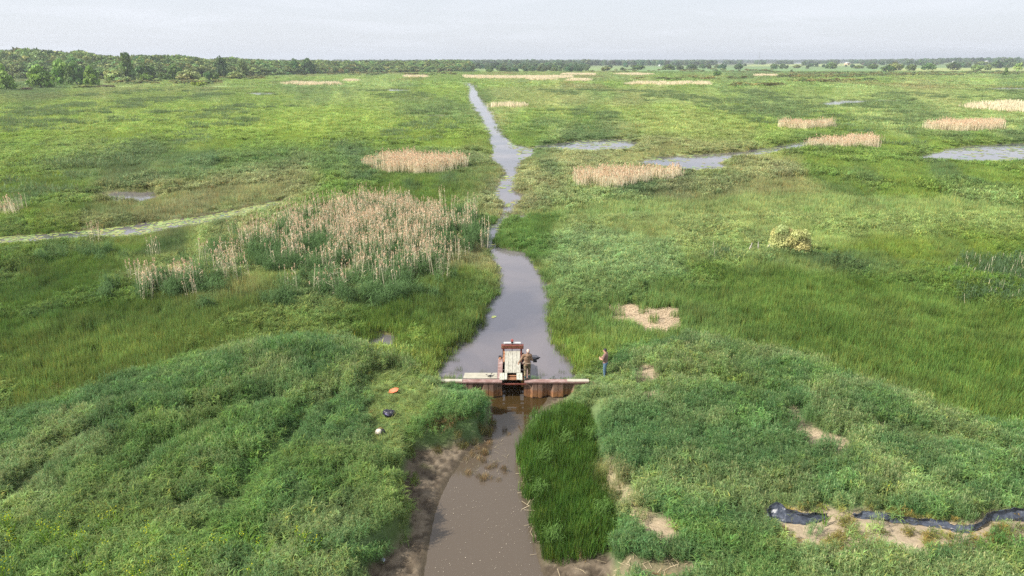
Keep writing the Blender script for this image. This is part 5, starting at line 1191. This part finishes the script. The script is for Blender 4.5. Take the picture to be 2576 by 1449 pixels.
for k, r in enumerate(LT):
    low = r[4] == 'low' or r[4] == 'willow' or (r[1] - r[2]) < 22
    tree('bush' if low else 'tree', *r[:6], r[6], 'bush' if low else 'tree', 'trees and bushes at the left and middle marsh edge', k)
Bq = lambda X, b_, t_, w_: (1416.8 + .45 * X, 96.6 + .45 * b_, 96.6 + .45 * t_, .45 * w_)
RT = [(65, 175, 145, 50, 'dark', 'dark bush farthest left in the right-hand bush line'), (235, 181, 152, 66, 'olive', 'olive mounded bush second in the right-hand bush line'),
      (330, 178, 160, 24, 'mid', 'narrow small bush between the olive mound and the long clump'), (420, 175, 143, 95, 'mid', 'wide grey-green bush clump left of the next big clump'),
      (590, 176, 143, 85, 'mid', 'wide bush clump in the middle of the right-hand line'), (650, 175, 147, 50, 'dark', 'darker bush joined to the right of the wide middle clump'),
      (720, 172, 143, 75, 'mid', 'rounded pair of bushes above the wide middle clump'), (858, 212, 176, 50, 'mid', 'lone bushy tree standing forward of the line in open marsh'),
      (860, 165, 145, 40, 'mid', 'small distant bush behind the lone forward tree'), (978, 173, 137, 56, 'dark', 'dense dark round bush near the middle of the right marsh'),
      (1015, 155, 138, 24, 'dark', 'little dark bush behind the dense dark round one'), (1180, 168, 138, 50, 'mid', 'left of two joined bushes beyond the thicket'),
      (1222, 165, 140, 36, 'dark', 'right and darker of two joined bushes beyond the thicket'), (1305, 166, 145, 52, 'olive', 'low olive bush right of the two joined ones'),
      (1345, 153, 126, 34, 'dark', 'small dark upright tree by the distant pale field'), (1390, 155, 135, 28, 'dark', 'tiny dark tree right of the small upright one'),
      (1495, 170, 133, 72, 'mid', 'large green mounded bush left of the tan field'), (1650, 168, 148, 70, 'olive', 'flat olive bush below the tan field'),
      (1682, 150, 133, 28, 'brown', 'small brown bush at the left end of the tan field'), (1730, 171, 140, 62, 'mid', 'rounded green bush below the middle of the tan field'),
      (1745, 140, 125, 22, 'olive', 'tiny olive bush standing against the tan field'), (1818, 187, 145, 92, 'mid', 'biggest rounded bush right of centre with a pale left side'),
      (1855, 178, 128, 90, 'olive', 'olive bush mass behind the biggest rounded bush'), (1940, 180, 140, 72, 'mid', 'rounded bush second right of the biggest one'),
      (2040, 176, 137, 82, 'mid', 'wide rounded bush before the pale green field'), (2185, 176, 127, 88, 'dark', 'tall dark rounded bush on the pale green field'),
      (2310, 180, 137, 70, 'olive', 'paler left bush of the large right-hand clump'), (2370, 178, 140, 50, 'olive', 'small right bush of the large right-hand clump'),
      (2340, 150, 118, 50, 'olive', 'pale bush behind the large right-hand clump'), (2425, 167, 117, 72, 'dark', 'dark rounded tree near the right edge'),
      (2495, 148, 107, 78, 'mid', 'large rounded tree nearest the right edge of the skyline'), (2470, 209, 163, 32, 'mid', 'slim green tree beside the bare grey one at right'),
      (1990, 150, 118, 60, 'mid', 'bush above the wide rounded one, before the tan strip'), (1930, 148, 115, 48, 'dark', 'dark tree by the tan strip at right'),
      (1340, 240, 216, 36, 'olive', 'small yellow-olive bush alone in the open right marsh'), (1525, 240, 217, 24, 'brown', 'small brown twiggy bush alone in the open right marsh'),
      (1890, 233, 212, 44, 'olive', 'small rounded olive shrub in front of the low thickets'), (1275, 193, 173, 20, 'dark', 'small dark pointed shrub at the left end of the thickets')]
for k, (X_, b_, t_, w_, c_, lab) in enumerate(RT):
    kd = 'tall' if 'slim' in lab or 'pointed' in lab else ('willow' if c_ in ('olive', 'brown') else ('broad', 'willow')[k % 2])
    nm = 'tree' if ' tree' in lab else 'bush'; tree(nm, *Bq(X_, b_, t_, w_), kd, c_, lab, nm, 'scattered bushes of the right marsh', k)
e = tree('tree', *Bq(2535, 207, 133, 62), 'sparse', 'pale', 'half-dead tree with a sparse grey crown and bare limbs at the right edge', 'tree', None, 1)

# willow bush in the near right marsh, fine-leaved with bare twigs
x, y, z = zdist(1982, 648); e = empty('willow_bush', (x, y, z)); tag(e, 'yellow-green willow bush standing alone in the near right marsh', 'bush')
for sd2, lx, sx, sz in ((905, -.6, 1.7, 3.2), (911, .45, 1.95, 2.8)):
    V, F, B = crown('willow', sd2, 8000, .017); o = link(bpy.data.objects.new('crown', np_mesh('willow_crown', V, F, [M['leaf']], attr={'bv': B})), e); o.scale = (sx, 1.3, sz); o.location = (lx, 0, .15); o.color = (.52, .53, .23, 1)
b = MB(); g = random.Random(4)
for k in range(22):
    a = g.random() * 6.28; r = .3 + 1.0 * g.random(); b.tube((g.uniform(-.3, .3), g.uniform(-.3, .3), 0), (r * math.cos(a), r * math.sin(a) * .8, 1.0 + 1.7 * g.random() * (1.2 - r / 2)), .028, .008, 5)
b.build('stems', M['bark'], e)
for qx, qy, h, tl, lab in ((1881, 640, .75, .25, 'short bleached dead stump standing apart on the left'), (1908, 641, .85, -.15, 'taller bleached stump beside the yellow-green bush'), (1918, 641, .75, .55, 'leaning bleached stump nearest the yellow-green bush')):
    x, y, z = zdist(qx, qy); b = MB(); b.tube((0, 0, -.1), (0, tl * .1, h * .6), .10, .075, 9); b.tube((0, tl * .1, h * .6), (.03, tl * .2, h + .3), .075, .02, 9); b.tube((.02, 0, h * .5), (.16, 0, h + .05), .03, .01, 6)
    o = b.build('dead_stump', M['dead_wood'], loc=(x, y, z), smooth_=False); o.rotation_euler = (0, tl, 0); o.scale = (1, 1, 1.1); tag(o, lab, 'stump', 'bleached stumps beside the willow bush')

# ------------------------------------------------------------------ woods
def crown_proto(kind, k):
    V, F, B = crown(kind, 800 + k, 1300, .052); return proto('wood_' + kind, (V, F, B, [0] * len(F)), [M['leaf_inst']])
P_WOOD = S('wood_crowns', [crown_proto('broad', k) for k in range(4)] + [crown_proto('willow', 9)])
P_LOW = S('thicket_crowns', [crown_proto('low', k + 20) for k in range(3)])
def wood(name, x, y, h, w, tn, coll, label, cat, tj=.20):
    n = len(x); t = np.array(tn)[None] * (1 + tj * rng.normal(size=n))[:, None]; t[:, 0] *= 1 + .15 * rng.normal(size=n)
    return scatter(name, x, y, terrain(x, y) - .3, rots(n, .03), np.c_[w, w, h], np.clip(t, .01, .6), coll, label, cat)
bq = np.array([(-400, 203), (0, 201.5), (260, 201), (400, 200), (640, 192), (800, 186.5), (960, 183), (1180, 180.5)]); tq = np.array([(-400, 126), (0, 133), (60, 127), (110, 131), (180, 136), (210, 131), (260, 141), (300, 143), (360, 139), (450, 140), (500, 143), (530, 149), (580, 142), (640, 150), (700, 152), (780, 150), (850, 152.5), (960, 152), (1180, 151.5)])
qx = rng.random(3600) * 1580 - 400; base = np.array([G(q, np.interp(q, bq[:, 0], bq[:, 1]), .2)[1] for q in qx]); dl = rng.random(len(qx)) * 200 + 4
y = base + dl; x = (qx - 1288) / F_Q * (y * math.cos(PITCH) + CAM_H * math.sin(PITCH)); full = np.array([ztop(a, np.interp(q, tq[:, 0], tq[:, 1])) for a, q in zip(y, qx)])
front = smooth(0, 70, dl); h = full * (.50 + .46 * front) * (1 + .22 * (fbm(x / 22, y / 30, 611, 2) - .5) + .025 * rng.normal(size=len(x))); w = 7.0 + 3.5 * rng.random(len(x)) + front * 2.0
wood('woodland', x, y, np.maximum(h, 5), w, (.19, .265, .085), P_WOOD, 'broad dark green wood filling the skyline on the left', 'woodland')
k = dl < 35; n = k.sum(); wood('woodland_fringe', x[k] + rng.normal(size=n) * 4, y[k] - 16, 3 + 4 * rng.random(n), 3.5 + 2.5 * rng.random(n), (.25, .32, .12), P_LOW, 'pale willow scrub along the foot of the left wood', 'scrub')
X_, Y_2, H_, W_ = [], [], [], []
def band(q0, q1, D0, D1, h0, h1, per, gap=.0):
    n = int(per); q = q0 + rng.random(n) * (q1 - q0); yy_ = D0 + rng.random(n) * (D1 - D0)
    kk_ = vnoise(q / 14, yy_ * 0 + D0, 5) > gap; q, yy_ = q[kk_], yy_[kk_]; n = len(q); xx_ = (q - 1288) / F_Q * (yy_ * .9487 + 5.4)
    hh = h0 + (h1 - h0) * rng.random(n); X_.append(xx_); Y_2.append(yy_); H_.append(hh); W_.append(hh * (.45 + .2 * rng.random(n)))
band(760, 1480, 1080, 1400, 5, 10, 420, .28); band(700, 1480, 1400, 1900, 8, 14, 500, .2); band(1400, 2200, 1450, 2100, 6, 11, 180, .5)
band(900, 1800, 2300, 3000, 14, 20, 700); band(1270, 1480, 2100, 2250, 17, 22, 60, .3); band(1080, 1180, 1900, 2000, 16, 21, 40); band(1600, 2300, 2900, 3600, 14, 20, 420, .3)
band(1400, 2900, 5000, 6200, 18, 26, 1500); band(2050, 2900, 2000, 2700, 9, 15, 300, .35); band(2230, 2900, 2700, 3300, 14, 20, 380, .2); band(2400, 2900, 1500, 2000, 9, 15, 70, .3); band(-400, 1400, 3500, 4200, 16, 24, 900)
wood('far_woodland', *map(np.concatenate, (X_, Y_2, H_, W_)), (.13, .20, .09), P_WOOD, 'rows of distant bluish trees along the horizon', 'woodland')
X_, Y_2, H_, W_ = [], [], [], []
for q0, q1, b0, b1, n in ((1960, 2160, 190, 196, 90), (1990, 2330, 183, 190, 170), (2330, 2600, 180, 187, 110), (1840, 1960, 213, 217, 26), (2180, 2420, 187, 191, 60), (1590, 1900, 196, 201, 30), (1480, 1960, 174, 182, 70), (2060, 2200, 202, 206, 16), (1990, 2110, 203, 207, 22), (1880, 1930, 176, 178, 12), (540, 700, 192, 200, 30), (280, 560, 206, 212, 50), (620, 1150, 184, 190, 60)):
    q = q0 + rng.random(n) * (q1 - q0); r_ = b0 + rng.random(n) * (b1 - b0); P = np.array([G(a, b_, .3) for a, b_ in zip(q, r_)]); X_.append(P[:, 0]); Y_2.append(P[:, 1]); H_.append(1.6 + 1.4 * rng.random(n)); W_.append(3.0 + 3.5 * rng.random(n))
wood('shrub_thickets', *map(np.concatenate, (X_, Y_2, H_, W_)), (.24, .28, .10), P_LOW, 'low olive and brown shrub thickets spread across the right marsh', 'scrub', .2)

# ------------------------------------------------------------------ far masts and farm buildings
def mast(qx, qtop, D, label):
    x = (qx - 1288) / F_Q * (D * .9487 + 5.4); z = T1(x, D); h = ztop(D, qtop) - z; e = empty('radio_mast', (x, D, z)); e['label'] = label; e['category'] = 'mast'; e['group'] = 'masts on the right horizon'
    b = MB(); w = 1.1
    for k in range(3): a = k * 2.094; b.tube((w * math.cos(a), w * math.sin(a), 0), (w * .8 * math.cos(a), w * .8 * math.sin(a), h), .22, .18, 5)
    nb = int(h / 4)
    for j in range(nb):
        for k in range(3): a, c = k * 2.094, (k + 1) * 2.094; b.tube((w * math.cos(a), w * math.sin(a), h * j / nb), (w * math.cos(c), w * math.sin(c), h * (j + 1) / nb), .09, .09, 4)
    b.build('lattice', M['mast'], e)
    b = MB(); b.box(-2.2, 2.2, -.15, .15, h, h + .4); b.tube((0, 0, h + .1), (0, 0, h + 3), .15); b.build('antenna', M['mast'], e)
mast(1908, 131, 2600, 'thin lattice mast nearest the middle, the tallest and clearest of the masts'); mast(2175, 132, 3300, 'faint thin mast above the tan field'); mast(2299, 130, 3400, 'faint thin mast farthest right on the horizon')
def barn(qx, D, w, d, h, mw, label, rz=0.2):
    x = (qx - 1288) / F_Q * (D * .9487 + 5.4); z = T1(x, D); e = empty('farm_building', (x, D, z), rz); tag(e, label, 'building', 'farm buildings on the horizon')
    w *= .55; d *= .55; h *= .6
    b = MB(); b.box(-w / 2, w / 2, -d / 2, d / 2, 0, h); b.build('walls', mw, e)
    b = MB(); rf = h + w * .22; ov = .5; P = [(-w / 2 - ov, h + .02), (0, rf), (w / 2 + ov, h + .02), (w / 2 + ov, h - .3 + .02), (-w / 2 - ov, h - .3 + .02)]
    V = [(p[0], -d / 2 - ov, p[1]) for p in P] + [(p[0], d / 2 + ov, p[1]) for p in P]; b.add(V, [(4, 3, 2, 1, 0), (5, 6, 7, 8, 9)] + [(i, (i + 1) % 5, 5 + (i + 1) % 5, 5 + i) for i in range(5)]); b.build('roof', M['barn_roof'], e)
    b = MB(); b.box(-w * .15, w * .15, -d / 2 - .06, -d / 2 - .01, .05, h * .75); b.build('door', M['barn_dark'], e)
for qx, D, w, d, h, mm, lab in ((1574, 2250, 9, 16, 7, 'barn_white', 'tiny white building on the horizon left of the dark round bush'), (1660, 2200, 10, 16, 6, 'barn_white', 'tiny white building second from the left on the horizon'), (2131, 2500, 22, 30, 11, 'barn_tan', 'tan gabled barn by the left end of the tan field'),
                        (2082, 2600, 12, 16, 9, 'barn_white', 'small white house left of the tan barn'), (2335, 2700, 18, 24, 8, 'barn_white', 'white shed right of the tan field'), (2350, 2700, 10, 18, 6, 'barn_white', 'smaller shed just right of the white shed by the tan field'), (2402, 2600, 24, 30, 9, 'barn_white', 'long white farm building near the right wood'), (2480, 2500, 14, 20, 10, 'barn_white', 'pale farmhouse amid the trees at right')):
    barn(qx, D, w, d, h, M[mm], lab)

# ------------------------------------------------------------------ summer haze
HAZE = .00014
b = MB(); b.box(-10000, 10000, -70, 9400, -2.1, 75)
hm, ht, ho = mat('summer_haze'); pv = N(ht, 'ShaderNodeVolumePrincipled'); pv.inputs['Color'].default_value = (.84, .90, 1.0, 1); pv.inputs['Density'].default_value = HAZE; pv.inputs['Anisotropy'].default_value = .2
ht.links.new(pv.outputs[0], ho.inputs['Volume']); hm.cycles.homogeneous_volume = True; hz = b.build('haze', hm); tag(hz, 'thin pale summer haze over the marsh', kind='stuff')
